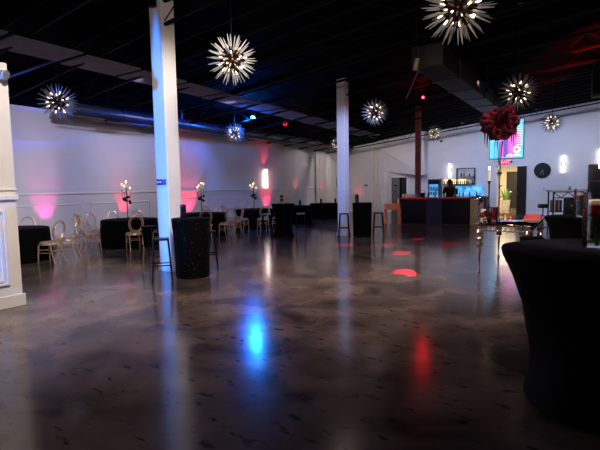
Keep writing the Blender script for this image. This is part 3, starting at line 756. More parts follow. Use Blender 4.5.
# ------------------------------------------------------------------ bar
BA = math.atan2(.55, 2.55); 
t = thing('bar_counter', 'long dark navy bar counter with glowing red top edge', 'bar', (6.52, -2.35, 0), BA)
BL = 2.62
MB().box(0, BL * .37, 0, .05, .03, 1.04, .004).build('front_panel', NAVY, t)
mb = MB().box(BL * .37, BL * .60, .006, .05, .03, 1.04)
for k in range(12): mb.cyl((BL * .37 + .03 + k * .05, .006, .04), (BL * .37 + .03 + k * .05, .006, 1.03), .014, n=8)
mb.build('corrugated_panel', NAVY2, t)
MB().box(BL * .60, BL, 0, .05, .03, 1.04, .004).build('front_panel', NAVY, t)
MB().box(0, .05, .05, .7, .03, 1.04).build('end_panel', NAVY, t)
MB().box(BL - .05, BL, .05, .7, .03, 1.04).build('end_panel', BEIGE, t)
MB().box(.02, BL - .02, .03, .68, 0, .03).build('plinth', PLASTIC, t)
MB().box(-.05, BL + .04, -.06, .74, 1.04, 1.09, .006).build('worktop', BARTOP, t)
MB().box(-.05, BL + .04, -.066, -.058, 1.05, 1.085).build('led_strip', REDLED, t)
MB().box(BL, BL + .5, .12, .62, 0, 1.02, .005).build('return_panel', BEIGE, t)
c_, s_ = math.cos(BA), math.sin(BA)
def barp(a, b, z): return (6.52 + a * c_ - b * s_, -2.35 + a * s_ + b * c_, z)
# tumblers in a row on the bar
for k in range(7):
    o = MB().lathe([(.034, 0), (.044, .14), (.041, .14), (.032, .01), (0, .01)], 12, close=False).build('tumbler', mat('frosted_plastic_cup', (.86, .84, .84), .3), None)
    o.location = barp(.02 + .095 * k, .2 + .04 * (k % 2), 1.091)
    tag(o, 'white plastic cup in the row at the left end of the bar', 'cup', 'cups on the bar')
for k, (a, b, lb) in enumerate(((1.02, .25, 'dark bottle on the bar below the fridge'), (1.28, .3, 'clear bottle on the bar just left of the bartender'), (2.05, .3, 'short bottle on the bar just right of the bartender'))):
    t = thing('bar_bottle', lb, 'bottle', barp(a, b, 1.091), 0)
    MB().lathe([(.035, 0), (.037, .01), (.037, .15), (.014, .2), (.012, .26), (0, .26)], 14).build('bottle_body', (PLASTIC, mat('clear_bottle', (.75, .85, .9), .15), GREYP)[k], t)
    MB().cyl((0, 0, .26), (0, 0, .28), .015, n=10).build('cap', SILVER, t)
t = thing('ice_bucket', 'black ice bucket on the bar beside the thin brown column', 'bucket', barp(.78, .45, 1.091))
MB().lathe([(.08, 0), (.11, .18), (.10, .18), (.075, .01), (0, .01)], 18, close=False).build('bucket', PLASTIC, t)
MB().tube([(-.105, 0, .17), (-.08, 0, .26), (0, 0, .30), (.08, 0, .26), (.105, 0, .17)], .007, 6).build('handle', SILVER, t)
t = thing('cash_register_screen', 'dark point-of-sale screen standing on the bar right of the bartender', 'screen', barp(1.98, .5, 1.091), BA)
MB().box(-.17, .17, -.012, .012, .10, .34, .006, Matrix.Rotation(-.15, 4, 'X')).build('screen_case', mat('blue_black_plastic', (.05, .07, .18), .35), t)
MB().cyl((0, 0, .02), (0, .0, .16), .02, n=10).build('stand', PLASTIC, t)
MB().box(-.1, .1, -.07, .07, 0, .02, .006).build('foot', PLASTIC, t)
# orange wood side table left of the bar
t = thing('side_table', 'small orange wood side table at the left end of the bar', 'table', (6.0, -2.28, 0), BA)
MB().box(-.26, .40, -.24, .24, .78, .84, .006).build('tabletop', WOOD, t)
MB().box(-.24, .38, -.22, -.20, .60, .78).build('apron', WOOD, t)
MB().box(-.24, .38, .20, .22, .60, .78).build('apron', WOOD, t)
for x in (-.22, .36):
    for y in (-.2, .2): MB().box(x - .035, x + .035, y - .035, y + .035, 0, .78, .004).build('leg', WOOD, t)
o = MB().box(-.03, .03, -.12, .12, .0, .42, .01).build('paper_carton', mat('white_carton', (.85, .84, .82), .5), None); o.location = (5.96, -2.22, .0); o.rotation_euler = (0, 0, BA)
tag(o, 'upright white carton on the floor under the orange side table', 'carton')
for k, (m_, lb) in enumerate(((mat('red_sauce', (.7, .12, .1), .4), 'red-capped bottle on the orange side table'), (mat('white_bottle', (.85, .84, .84), .4), 'white bottle on the orange side table'))):
    t = thing('squeeze_bottle', lb, 'bottle', (6.2 + .11 * k, -2.25 + .03 * k, .84))
    MB().lathe([(.035, 0), (.038, .01), (.038, .16), (.02, .2), (0, .2)], 14).build('bottle_body', m_, t)
    MB().cyl((0, 0, .2), (0, 0, .25), .014, .006, n=10).build('nozzle', REDLED if k == 0 else WPLASTIC, t)

# back bar
t = thing('drinks_fridge', 'black bar fridge with glowing blue glass front', 'fridge', (5.55, 3.2, 0))
bx0, bx1 = .33, .93
MB().box(bx0, bx1, .06, .6, 0, 1.88, .008).build('cabinet', PLASTIC, t)
o = MB().box(bx0 + .06, bx1 - .06, .035, .06, .35, 1.62).build('glass_door', BLUELED, t)
mb = MB()
for z in (.55, .8, 1.05, 1.3): mb.box(bx0 + .06, bx1 - .06, .025, .035, z, z + .02)
mb.build('shelf', PLASTIC, o)
mb = MB()
for z in (1.07, 1.32):
    for k in range(6): mb.cyl((bx0 + .12 + .09 * k, .02, z), (bx0 + .12 + .09 * k, .02, z + .17), .028, n=8)
mb.build('drink_cans', mat('blue_dark_can', (.05, .12, .25), .3), o)
MB().box(bx0 + .02, bx1 - .02, .03, .06, 1.66, 1.84, .006).build('header_panel', NAVY, t)
MB().box(bx0 + .015, bx0 + .04, .0, .03, .8, 1.3, .005).build('handle', GREYP, t)
t = thing('back_bar_counter', 'long back bar counter with glowing blue front behind the bartender', 'counter', (6.55, 4.3, 0))
MB().box(0, 1.95, .1, .75, 0, .9).build('cabinet', NAVY, t)
MB().box(-.02, 1.97, .06, .8, .9, .95, .005).build('worktop', PLASTIC, t)
o = MB().box(0.32, 1.72, .74, .78, .95, 1.5).build('lit_splashback', BLUELED, t)
MB().box(0, 1.0, .62, .8, 1.50, 1.53).build('shelf', PLASTIC, t)
t = thing('bottle_shelf', 'black framed wall shelf with lit yellow back for liquor bottles', 'shelf', (6.2, 4.85, 0))
MB().box(0, 1.65, .05, .26, 1.56, 1.60).build('shelf', PLASTIC, t)
MB().box(.0, 1.2, .27, .285, 1.62, 1.86).build('light_panel', YELLED, t)
mb = MB().box(.72, .75, .05, .08, 1.6, 2.45).box(1.62, 1.65, .05, .08, 1.6, 2.45).box(.72, 1.65, .05, .08, 2.42, 2.45).box(.72, .75, .25, .28, 1.6, 2.45).box(1.62, 1.65, .25, .28, 1.6, 2.45).box(.72, 1.65, .25, .28, 2.42, 2.45).box(.72, .75, .08, .25, 2.42, 2.45).box(1.62, 1.65, .08, .25, 2.42, 2.45)
mb.build('frame', BLKMET, t)
MB().box(.75, 1.62, .06, .27, 1.98, 2.0).build('shelf', GLASS, t)
BM = [mat('amber_bottle', (.50, .26, .06), .15), mat('clear_spirit_bottle', (.78, .80, .80), .12), mat('dark_green_bottle', (.06, .12, .06), .15), mat('dark_brown_bottle', (.10, .05, .03), .15)]
BN = ['amber', 'clear', 'dark green', 'dark brown']
def bottle(x, y, z, k, h, lb, group):
    t = thing('liquor_bottle', lb, 'bottle', (x, y, z), 0, group)
    r = .036
    MB().lathe([(r, 0), (r + .002, .01), (r + .002, h * .58), (r * .4, h * .72), (r * .36, h * .93), (0, h * .93)], 12).build('bottle_body', BM[k], t)
    MB().cyl((0, 0, h * .93), (0, 0, h), .015, n=8).build('cap', SILVER if k == 1 else PLASTIC, t)
for i in range(15):
    k = (0, 1, 0, 3, 2, 1, 0, 1)[i % 8]
    bottle(6.28 + .104 * i, 4.98, 1.601, k, .24 + .07 * ((i * 7) % 4) / 3, BN[k] + ' liquor bottle in the lower row before the yellow-lit shelf back', BN[k] + ' bottles in the lower row')
for i in range(6):
    k = (1, 3, 0, 1, 2, 1)[i]
    bottle(7.02 + .14 * i, 4.98, 2.001, k, .24 + .05 * (i % 3) / 2, BN[k] + ' liquor bottle on the glass upper shelf of the black frame', BN[k] + ' bottles on the upper shelf')
for i in range(8):
    k = (1, 0, 3, 1, 2, 1, 3, 1)[i]
    bottle(7.0 + .17 * i, 4.62, .951, k, .30, BN[k] + ' bottle standing on the back counter before the blue light', BN[k] + ' bottles on the back counter')

# wall sconces
def sconce(x, y, z, h, label, rz, m, r=.05):
    t = thing('wall_sconce', label, 'wall light', (x, y, z), rz)
    MB().box(-.06, .06, -.03, 0, -.12, .12, .006).build('wall_plate', SILVER, t)
    MB().cyl((0, -.09, -h / 2), (0, -.09, h / 2), r, n=16).build('light_tube', m, t)
    for s in (-1, 1): MB().cyl((0, -.09, s * h / 2 - .015), (0, -.09, s * h / 2 + .015), r + .008, n=16).build('end_cap', SILVER, t)
    MB().cyl((0, -.09, 0), (0, -.02, 0), .015, n=8).build('arm', SILVER, t)
sconce(6.51, YB, 2.34, .78, 'slim glowing vertical sconce on the wall behind the bartender', 0, TUBE, .03)
sconce(11.88, YB, 2.48, .86, 'glowing vertical sconce on the right wall beside the round clock', 0, TUBE, .032)
sconce(13.35, YB, 2.65, .9, 'glowing vertical sconce cut by the right edge, above the dark window', 0, TUBE, .032)
sconce(0, -2.99, 2.02, .85, 'bright white sconce on the left wall in a pink glow', PI / 2, TUBEP, .048)
# clock
t = thing('wall_clock', 'round black wall clock on the right white wall', 'clock', (10.99, YB, 2.21))
MB().cyl((0, -.045, 0), (0, 0, 0), .36, n=40).build('clock_face', mat('black_clock_face', (.06, .07, .09), .4), t)
MB().tube([(.355 * math.cos(2 * PI * k / 36), -.045, .355 * math.sin(2 * PI * k / 36)) for k in range(36)], .018, 8, True).build('rim', BLKMET, t)
hm = mat('pale_clock_hand', (.75, .75, .76), .4)
MB().cyl((0, -.055, 0), (-.10, -.055, -.20), .009, n=6).build('hour_hand', hm, t)
MB().cyl((0, -.06, .03), (.06, -.06, -.24), .007, n=6).build('minute_hand', hm, t)
mb = MB()
for k in range(12): a = 2 * PI * k / 12; mb.cyl((.29 * math.cos(a), -.05, .29 * math.sin(a)), (.31 * math.cos(a), -.05, .31 * math.sin(a)), .006, n=5)
mb.build('hour_marks', mat('dim_clock_mark', (.3, .3, .32), .5), t)
# exit sign
t = thing('exit_sign', 'small glowing pink-red exit sign above the lit doorway', 'sign', (9.3, YB, 2.69))
MB().box(-.20, .20, -.06, 0, -.13, .13, .008).build('sign_box', mat('exit_face', (.9, .2, .3), .5, emit=(1, .22, .36), es=.9), t)
o = place('lettering', text_mesh('EXIT', .2), t, (0, -.063, 0), (PI / 2, 0, 0)); o.data.materials.append(mat('exit_letter', (1, .75, .8), .5, emit=(1, .7, .78), es=1.2))
for s in (-1, 1): MB().sph((s * .29, -.06, .0), .045, 10).build('emergency_lamp', PLASTIC, t)
# digital screen
t = thing('wall_screen', 'tall bright cyan and pink display screen above the exit sign', 'screen', (9.33, YB, 3.85))
W2, H2 = .78, .96
MB().box(-W2 - .03, W2 + .03, -.05, 0, -H2 - .03, H2 + .03, .01).build('bezel', PLASTIC, t)
nt = BLUELED.node_tree; bb = nt.nodes['Principled BSDF']; nz = nt.nodes.new('ShaderNodeTexNoise'); nz.inputs['Scale'].default_value = 5; nz.inputs['Detail'].default_value = 3
rp = nt.nodes.new('ShaderNodeValToRGB'); rp.color_ramp.elements[0].position = .36; rp.color_ramp.elements[1].position = .64
rp.color_ramp.elements[0].color = (.015, .10, .25, 1); rp.color_ramp.elements[1].color = (.22, .66, .95, 1)
tcb = nt.nodes.new('ShaderNodeTexCoord'); nt.links.new(tcb.outputs['Object'], nz.inputs['Vector']); nt.links.new(nz.outputs['Fac'], rp.inputs['Fac']); nt.links.new(rp.outputs['Color'], bb.inputs['Emission Color'])
def em(n, c, s=1.0): return mat(n, c, .5, emit=c, es=s, var=0)
y0 = -.051
MB().box(-W2, W2, y0 - .002, y0, -H2, H2).build('picture', em('screen_cyan', (.38, .78, .93), .95), t)
MB().box(-.28, .34, y0 - .004, y0 - .002, -H2 + .06, H2 - .15).build('pink_field', em('screen_pink', (.93, .36, .74), .95), t)
mb = MB(); mb.poly([(.20, y0 - .005, -.80), (.62, y0 - .005, -.80), (.70, y0 - .005, -.2), (.60, y0 - .005, .35), (.36, y0 - .005, .5), (.2, y0 - .005, .2)], (0, -.002, 0)); mb.build('pink_shape', em('screen_hotpink', (1, .42, .72), 1), t)
MB().box(-.12, .10, y0 - .008, y0 - .004, -H2 + .06, .55).build('purple_strip', em('screen_purple', (.42, .36, .72), .8), t)
MB().cyl((.49, y0 - .012, -.55), (.49, y0 - .008, -.55), .17, n=28).build('white_disc', em('screen_white', (.96, .95, .9), 1), t)
mb = MB()
for k in range(5): a = 2 * PI * k / 5; mb.sph((.49 + .05 * math.cos(a), y0 - .013, -.55 + .05 * math.sin(a)), .035, 8, (1, .15, 1))
mb.build('green_emblem', em('screen_green', (.2, .45, .22), .6), t)
mb = MB()
for k in range(11): mb.box(.50 - .03 * (k % 3), .74, y0 - .008, y0 - .006, .82 - .115 * k, .85 - .115 * k)
mb.build('lettering', em('screen_text', (.85, .94, 1), 1.0), t); mb = MB()
for k in range(6): mb.box(-.7, -.42 - .04 * (k % 3), y0 - .008, y0 - .006, .7 - .16 * k, .74 - .16 * k)
mb.build('lettering', em('screen_text', (.85, .94, 1), 1.0), t); mb = MB()
for k in range(7): mb.box(.0 + .1 * k, .07 + .1 * k, y0 - .011, y0 - .009, -.88 + .02 * (k % 2), -.80 + .03 * (k % 3))
mb.build('lettering', em('screen_text', (.85, .94, 1), 1.0), t)
# little things on walls
t = thing('wall_thermostat', 'small dark switch plate on the far wall right of the middle column', 'switch', (1.51, YB, 1.62))
MB().box(-.11, .11, -.03, 0, -.06, .06, .005).build('plate', GREYP, t); MB().box(-.03, .03, -.04, -.03, -.03, .03).build('rocker', PLASTIC, t)
t = thing('wall_notice', 'pale framed notice on the far wall just left of the middle column', 'notice', (0.02, 4.4, 1.85), PI / 2)
MB().box(-.25, .25, -.02, 0, -.3, .3, .004).build('frame', GREYP, t); MB().box(-.21, .21, -.024, -.02, -.26, .26).build('sheet', WPLASTIC, t)
t = thing('light_switch', 'white switch plate on the right wall between doorway and DJ stand', 'switch', (11.08, YB, 1.28))
MB().box(-.06, .06, -.012, 0, -.09, .09, .004).build('plate', WPLASTIC, t); MB().box(-.02, .02, -.018, -.012, -.04, .04).build('rocker', GREYP, t)
t = thing('security_camera', 'small dark security camera on the white wall above the thin brown column', 'camera', (6.05, 5.15, 4.0))
MB().cyl((0, -.06, 0), (0, 0, 0), .04, n=12).build('mount', BLKMET, t); MB().sph((0, -.1, -.04), .06, 12).build('dome', PLASTIC, t)

# ------------------------------------------------------------------ bartender
def skinned(name, verts, edges, radii, m, parent, root=0, sub=2):
    me = bpy.data.meshes.new(name); me.from_pydata(verts, edges, []); o = bpy.data.objects.new(name, me); COL.objects.link(o)
    md = o.modifiers.new('skin', 'SKIN'); md.use_smooth_shade = True
    for i, r in enumerate(radii):
        sv = me.skin_vertices[0].data[i]; sv.radius = (r, r * (.72 if i in FLAT else 1)) if not isinstance(r, tuple) else r; sv.use_root = (i == root)
    sd = o.modifiers.new('sub', 'SUBSURF'); sd.levels = sub; sd.render_levels = sub
    dg = bpy.context.evaluated_depsgraph_get(); m2 = bpy.data.meshes.new_from_object(o.evaluated_get(dg))
    bpy.data.objects.remove(o); m2.materials.clear(); m2.materials.append(m); m2.shade_smooth()
    return place(name, m2, parent)
FLAT = set()
t = thing('person', 'person in dark clothes standing behind the bar, head bowed to the counter', 'person', (8.0, -.70, 0), math.radians(22))
# faces -y (towards the hall)
BV = [(0, 0, .98), (0, -.01, 1.12), (0, -.01, 1.30), (0, 0, 1.43), (0, -.03, 1.52), (0, -.08, 1.60), (0, -.085, 1.70),
      (.10, 0, .92), (.12, -.01, .50), (.12, .02, .09), (.13, -.12, .04),
      (-.10, 0, .92), (-.12, -.01, .50), (-.12, .02, .09), (-.13, -.12, .04),
      (.17, 0, 1.43), (.24, .02, 1.20), (.20, -.20, 1.07), (-.17, 0, 1.43), (-.24, .02, 1.20), (-.20, -.20, 1.07)]
BE = [(0, 1), (1, 2), (2, 3), (3, 4), (4, 5), (5, 6), (0, 7), (7, 8), (8, 9), (9, 10), (0, 11), (11, 12), (12, 13), (13, 14), (3, 15), (15, 16), (16, 17), (3, 18), (18, 19), (19, 20)]
BR = [.14, .125, .145, .12, .055, .085, .088, .095, .062, .042, .036, .095, .062, .042, .036, .062, .046, .032, .062, .046, .032]
body = skinned('body', BV, BE, BR, SKIN, t)
tv = [0, 1, 2, 3, 15, 16, 18, 19]; mp = {v: i for i, v in enumerate(tv)}
sv = [Vector(BV[i]) for i in tv]; sv[5] = Vector(BV[16]); sv[7] = Vector(BV[19])
skinned('shirt', sv, [(mp[a], mp[b]) for a, b in BE if a in mp and b in mp], [BR[i] + .022 for i in tv], SHIRT, t)
tv = [0, 7, 8, 9, 11, 12, 13]; mp = {v: i for i, v in enumerate(tv)}
skinned('trousers', [BV[i] for i in tv], [(mp[a], mp[b]) for a, b in BE if a in mp and b in mp], [BR[i] + .02 for i in tv], DENIM, t)
mb = MB().sph((0, -.065, 1.71), .102, 16, (1, 1.08, 1)).sph((0, -.03, 1.66), .09, 14, (1.05, .9, 1.1)); mb.build('hair', HAIR, t)
for s in (-1, 1):
    MB().sph((s * .032, -.168, 1.655), .012, 8).build('eye', mat('eye_white', (.8, .8, .78), .3), t)
    MB().sph((s * .1, -.085, 1.64), .022, 8, (.5, .8, 1.2)).build('ear', SKIN, t)
    MB().box(s * .13 - .045, s * .13 + .045, -.21, .06, 0, .07, .02).build('shoe', PLASTIC, t)
    for k in range(5):
        L = (.075, .085, .09, .085, .06)[k]
        x0 = s * .20 + (k - 2) * .017
        a, b = Vector((x0, -.225, 1.068)), Vector((x0 + (-s * .03 if k == (0 if s > 0 else 4) else 0), -.225 - L * .7, 1.06))
        MB().tube([a, (a + b) / 2 + Vector((0, 0, .008)), b + Vector((0, 0, -.012))], [.009, .008, .007], 6).build('finger', SKIN, body)
MB().lathe([(.0, 0), (.016, .005), (.01, .045), (0, .05)], 8, (0, -.178, 1.61)).build('nose', SKIN, t)
MB().sph((0, -.166, 1.585), .022, 8, (1, .3, .3)).build('mouth', mat('lip', (.5, .25, .24), .5), t)

# ------------------------------------------------------------------ DJ stand
t = thing('dj_stand', 'white-topped black truss stand with records and an emblem panel by the right wall', 'stand', (12.26, -1.62, 0), math.radians(25))
MB().box(-.52, .62, -.26, .3, 1.28, 1.33, .006).build('tabletop', WPLASTIC, t)
for x in (-.46, .5):
    for y in (-.2, .24): MB().box(x - .02, x + .02, y - .02, y + .02, 0, 1.28).build('leg', BLKMET, t)
mb = MB()
zz = 1.06; xs = [-.46, -.22, .02, .26, .5]
for k in range(4):
    a, b = (zz, 1.26) if k % 2 else (1.26, zz)
    mb.cyl((xs[k], -.2, a), (xs[k + 1], -.2, b), .014, n=6)
mb.cyl((-.46, -.2, zz), (.5, -.2, zz), .014, n=6).cyl((-.46, -.2, 1.265), (.5, -.2, 1.265), .016, n=6)
mb.build('truss', BLKMET, t)
MB().box(-.12, .48, -.2, -.17, .1, 1.05, .004).build('front_panel', PLASTIC, t)
o = MB().tube([(.22 + .17 * math.cos(2 * PI * k / 24), -.205, .78 + .17 * math.sin(2 * PI * k / 24)) for k in range(24)], .012, 6, True).build('emblem_ring', mat('dim_grey_print', (.28, .27, .30), .5), t)
MB().sph((.15, -.205, .78), .035, 10, (1, .3, 1)).sph((.28, -.205, .78), .035, 10, (1, .3, 1)).build('emblem_eye', mat('pale_print', (.7, .66, .62), .5), o)
MB().box(-.46, .48, -.18, .22, .55, .58).build('shelf', BLKMET, t)
RC = [(.75, .74, .74), (.30, .14, .12), (.55, .5, .48), (.16, .1, .1)]
RN = ['white record sleeve, leftmost in the DJ stand', 'red-brown record sleeve between the two pale sleeves in the DJ stand', 'grey record sleeve in the DJ stand', 'dark brown record sleeve, rightmost of the row in the DJ stand']
RT = Matrix.Translation((12.26, -1.62, 0)) @ Matrix.Rotation(math.radians(25), 4, 'Z')
for k in range(4):
    o = MB().box(-.028, .028, -.16, .16, 0, .40, .004).build('record_sleeve', mat('record_sleeve_%d' % k, RC[k], .5), None)
    o.location = RT @ Vector((-.40 + .072 * k, -.0, .581)); o.rotation_euler = (0, 0, math.radians(25)); tag(o, RN[k], 'record', 'records in the DJ stand')
t = thing('fog_machine', 'black box on a pole at the left of the DJ stand', 'speaker', (11.6, -1.9, 0), math.radians(25))
MB().box(-.14, .16, -.12, .12, .70, .84, .012).build('case', PLASTIC, t)
MB().cyl((0, 0, .02), (0, 0, .70), .02, n=10).build('pole', BLKMET, t)
MB().lathe([(.14, 0), (.14, .02), (.03, .04), (0, .04)], 20).build('base', BLKMET, t)
o = MB().lathe([(.03, 0), (.06, .02), (.06, .05), (.02, .07), (.03, .12), (0, .13)], 14).build('table_ornament', GREYP, None); o.location = RT @ Vector((.15, 0, 1.331))
tag(o, 'small grey ornament on the white top of the DJ stand', 'ornament')

# ------------------------------------------------------------------ ceiling fixtures
def fixture(x, y, z, label, lens, r, tilt, name='stage_spotlight'):
    t = thing(name, label, 'stage light', (x, y, z))
    tg = Vector(tilt).normalized()
    MB().cyl(-tg * .26, -tg * .02, r * .9, r * 1.15, n=16).build('housing', BLKMET, t)
    MB().sph(tg * .035, r * 1.15, 16).build('lens', lens, t)
    h = zc(x, y) - z
    MB().tube([(-r * 1.4, 0, 0), (-r * 1.4, 0, .2), (r * 1.4, 0, .2), (r * 1.4, 0, 0)], .012, 6).build('yoke', BLKMET, t)
    MB().cyl((0, 0, .2), (0, 0, h + .01), .015, n=8).build('drop_rod', BLKMET, t)
camv = Vector((13, -20, 1.6))
fixture(2.46, -6.88, 4.18, 'bright blue stage spotlight glowing under the ceiling by the round duct', BLUELENS, .06, (.3, -.6, -.35))
fixture(7.81, -3.74, 4.77, 'bright red stage spotlight glowing under the ceiling above the bar', REDLENS, .032, (.2, -.6, -.5))
t = thing('disco_projector', 'dark disco projector ringed with small red dots under the hung boards', 'stage light', (2.55, -4.9, 4.15))
MB().sph((0, 0, 0), .13, 18).build('shell', BLKMET, t)
MB().cyl((0, 0, .1), (0, 0, zc(2.55, -4.9) - 4.155), .02, n=8).build('drop_rod', BLKMET, t)
for k in range(10):
    a = 2 * PI * k / 10; d = Vector((.5 + .55 * math.cos(a), -.75, .62 * math.sin(a))).normalized()
    MB().sph(d * .128, .02, 8).build('red_lens', REDDOT, t)
t = thing('can_light', 'pale cylinder can light hanging at the near end of the rectangular duct', 'ceiling light', (9.98, -11.13, 3.99))
MB().cyl((.0, 0, -.1), (.04, .02, .12), .045, n=16).build('can', mat('pale_yellow_can', (.72, .66, .50), .5), t)
MB().cyl((.02, .01, .1), (.02, .01, zc(9.98, -11.13) - 3.99 - .004), .012, n=8).build('drop_rod', BLKMET, t)
t = thing('ceiling_speaker', 'dark boxy loudspeaker hanging at the upper right edge', 'speaker', (13.12, -9.15, 3.3))
MB().box(-.16, .16, -.16, .16, 0, .55, .02).build('cabinet', PLASTIC, t)
MB().box(-.14, .14, -.175, -.16, .03, .52, .005).build('grille', JOIST, t)
MB().cyl((0, 0, .55), (0, 0, zc(13.12, -9.15) - 3.3 + .01), .02, n=8).build('drop_rod', BLKMET, t)
t = thing('emergency_light', 'white emergency light box on top of the panelled partition', 'emergency light', (6.28, -17.2, 3.2))
MB().box(0, .1, -.2, .12, -.1, .12, .012).build('case', WPLASTIC, t)
for y in (-.12, .06): MB().cyl((.08, y, -.03), (.15, y + .03, -.05), .05, .06, n=14).build('lamp_head', GREYP, t)
MB().sph((.1, .0, -.07), .012, 8).build('indicator', REDDOT, t)
for (x, y, lb) in ((.30, -13.35, 'black floor uplight throwing pink on the wall behind the leftmost table'), (.30, -10.75, 'black floor uplight throwing pink behind the candelabrum left of the column'), (.30, -8.3, 'black floor uplight throwing pink behind the blue-lit column'), (.30, -2.9, 'black floor uplight under the glowing left wall sconce')):
    t = thing('floor_uplight', lb, 'uplight', (x, y, 0), 0, 'pink wall uplights')
    MB().cyl((0, 0, .06), (-.05, 0, .22), .07, .08, n=16).build('can', BLKMET, t); MB().box(-.09, .09, -.09, .09, 0, .03, .006).build('base', BLKMET, t); MB().cyl((0, -.09, .02), (0, -.09, .14), .012, n=6).cyl((0, .09, .02), (0, .09, .14), .012, n=6).build('yoke', BLKMET, t)

# ------------------------------------------------------------------ lights
LAV = (.80, .80, 1.0); NEU = (1, .94, .93)
for y, p, c in ((-16.0, 170, LAV), (-12.6, 190, LAV), (-9.2, 190, (.92, .88, .98)), (-5.6, 190, NEU), (-2.0, 190, NEU), (1.6, 170, NEU)):
    spot('wall_fill', (3.7, y, 4.25), (0, y, 1.9), p * 1.3, c, 105, .9, .08)  # unseen fill spots added to brighten the left wall, no fixtures there
for x, p, c in ((2.0, 130, NEU), (5.2, 170, (.97, .93, 1)), (8.0, 340, (.76, .81, 1)), (11.0, 400, (.74, .80, 1)), (14.0, 310, (.84, .87, 1))):
    spot('wall_fill', (x, 1.4, zc(x, 1.4) - .55), (x, YB, 2.0), p * 1.45, c, 110, .9, .08)  # same added fill for the back wall
# pink uplights on the left wall
PK = (1, .16, .34)
spot('pink_uplight', (.42, -13.35, .45), (0, -13.35, 1.35), 75, (.95, .22, .68), 50, .7)
spot('pink_uplight', (.42, -10.78, .45), (0, -10.78, 1.4), 70, PK, 45, .7)
spot('pink_uplight', (.42, -7.9, .4), (0, -7.9, 1.35), 150, PK, 62, .8)
spot('pink_uplight', (.22, -8.4, .35), (0, -8.4, 2.9), 160, PK, 22, .9)
spot('pink_uplight', (.35, -2.95, .35), (0, -2.95, 1.3), 130, PK, 60, .7)
spot('pink_uplight', (.22, -3.05, 2.3), (.02, -3.05, 3.7), 60, PK, 50, .8)
spot('pink_uplight', (.5, 2.2, 1.2), (0, 2.2, 1.75), 14, PK, 40, .8)
spot('pink_uplight', (.5, -.4, 1.2), (0, -.4, 1.75), 16, PK, 40, .8)
spot('pink_uplight', (1.0, 4.5, .5), (1.0, YB, 1.3), 25, PK, 40, .8)
spot('fill_spot', (9.6, -13.6, 3.3), (9.4, -13.0, 0), 330, (1, .88, .83), 140, 1, .2)  # added fill over the near floor, no fixture hangs here
spot('fill_spot', (8.6, -16.2, 3.3), (8.2, -15.6, 0), 170, (1, .88, .83), 140, 1, .2)  # second added floor fill
spot('fill_spot', (13.6, -17.3, 3.6), (13.08, -15.85, 1.35), 700, (1, .93, .9), 20, .8, .15)  # added spot to brighten the corner table vase
spot('fill_spot', (11.6, -18.4, 3.3), (8.0, -10.5, 4.0), 400, (1, .93, .88), 120, .9, .25)  # added camera-side fill for chandeliers, columns and upper walls
spot('fill_spot', (13.6, -7.0, 4.6), (12.4, -1.8, 1.2), 420, (.95, .95, 1), 36, .8, .15)  # added spot to brighten the DJ stand
# blue
spot('blue_beam', (6.95, -20.8, 2.6), (6.05, -14.2, 2.3), 4200, (.15, .50, 1.0), 46, .4, .05).scale = (.085, 1, 1)
point('blue_glow', (2.3, -7.15, 4.1), 190, (.05, .35, 1.0), .04)
spot('blue_beam', (2.9, -9.5, 4.4), (.8, -12.5, 4.0), 60, (.05, .3, 1.0), 80, .7)
spot('blue_beam', (2.6, -7.3, 4.05), (2.93, -14.45, 3.5), 4500, (.08, .42, 1.0), 12, .6)
spot('red_glow', (7.95, -4.05, 4.66), (11.8, -16.2, 0), 80, (1, .03, .12), 16, .9, .045)
spot('blue_floor_beam', (2.75, -7.35, 4.06), (10.2, -16.6, 0), 300, (.10, .50, 1.0), 16, .9, .06)
o = spot('blue_beam', (2.4, -7.25, 4.5), (.8, -11.0, 4.08), 3500, (.05, .32, 1.0), 80, .8); o.scale = (1, .22, 1)
spot('blue_beam', (6.75, -21.5, 1.2), (6.3, -17.3, .9), 1600, (.15, .5, 1.0), 20, .5)
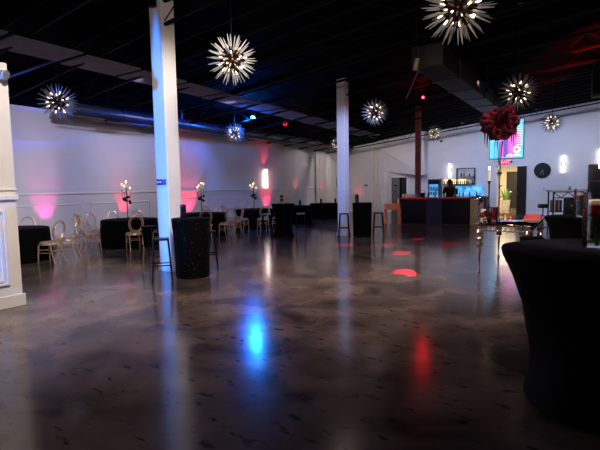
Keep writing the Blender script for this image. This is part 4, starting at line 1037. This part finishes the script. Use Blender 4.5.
spot('bar_side_fill', (8.2, -5.2, 4.4), (6.1, -2.3, .6), 260, (1, .85, .75), 22, .7, .1)  # added fill on the orange side table, no lamp there
spot('bar_side_fill', (13.2, -5.0, 4.2), (9.3, -1.5, .6), 220, (1, .9, .8), 16, .7, .1)  # added fill on the beige bar end, no lamp there
# unseen fill spots added to brighten the columns and the partition
spot('fill_wash', (9.3, -15.0, 4.6), (6.1, -14.0, 2.6), 620, (1, .95, .9), 60, .8, .2)
spot('fill_wash', (9.6, -18.2, 4.6), (6.3, -18.0, 1.8), 850, (1, .95, .92), 80, .8, .2)
spot('fill_wash', (9.0, -9.6, 4.5), (6.3, -7.1, 2.4), 1000, (.66, .72, 1), 50, .8, .2)
spot('red_wash', (9.8, -4.0, 2.5), (6.3, -7.0, 3.0), 4, (1, .1, .2), 30, .8)
spot('red_wash', (8.6, -2.9, 3.6), (6.84, -1.3, 1.9), 14, (1, .18, .1), 24, .8)
spot('fill_wash', (10.2, -6.0, 4.6), (6.84, -1.3, 3.9), 220, (1, .82, .72), 26, .8, .1)
spot('red_wash', (14.0, -7.9, 4.7), (13.0, -5.66, 5.25), 3000, (1, .05, .06), 26, .5)
# red light dots on the floor
for x, y, r, p in ((10.2, -12.42, .25, 60000), (9.28, -10.0, .25, 13000), (8.46, -8.77, .22, 6000), (8.75, -7.12, .22, 8000), (9.83, -7.9, .3, 5000), (7.42, -9.26, .3, 4000), (11.3, -17.6, .5, 3000)):
    o = Vector((7.86, -3.95, 4.68)); d = (Vector((x, y, 0)) - o).length
    spot('red_dot', o, (x, y, 0), p, (1, .05, .17), math.degrees(2 * math.atan(r / d)), .35, .005)
# corridor light
area('corridor_light', (9.0, 8.5, 2.8), (9.0, 8.5, 0), 230, (1, .93, .80), 1.5, 4)
# back bar glow, then the console fill
point('back_bar_glow', (7.6, 4.2, 1.35), 10, (.35, .75, 1.0), .1)
spot('console_fill', (13.2, -13.6, 4.6), (11.6, -10.7, 2.0), 800, (1, .9, .86), 50, .8, .15)  # unseen spot added to brighten the flower ball and console
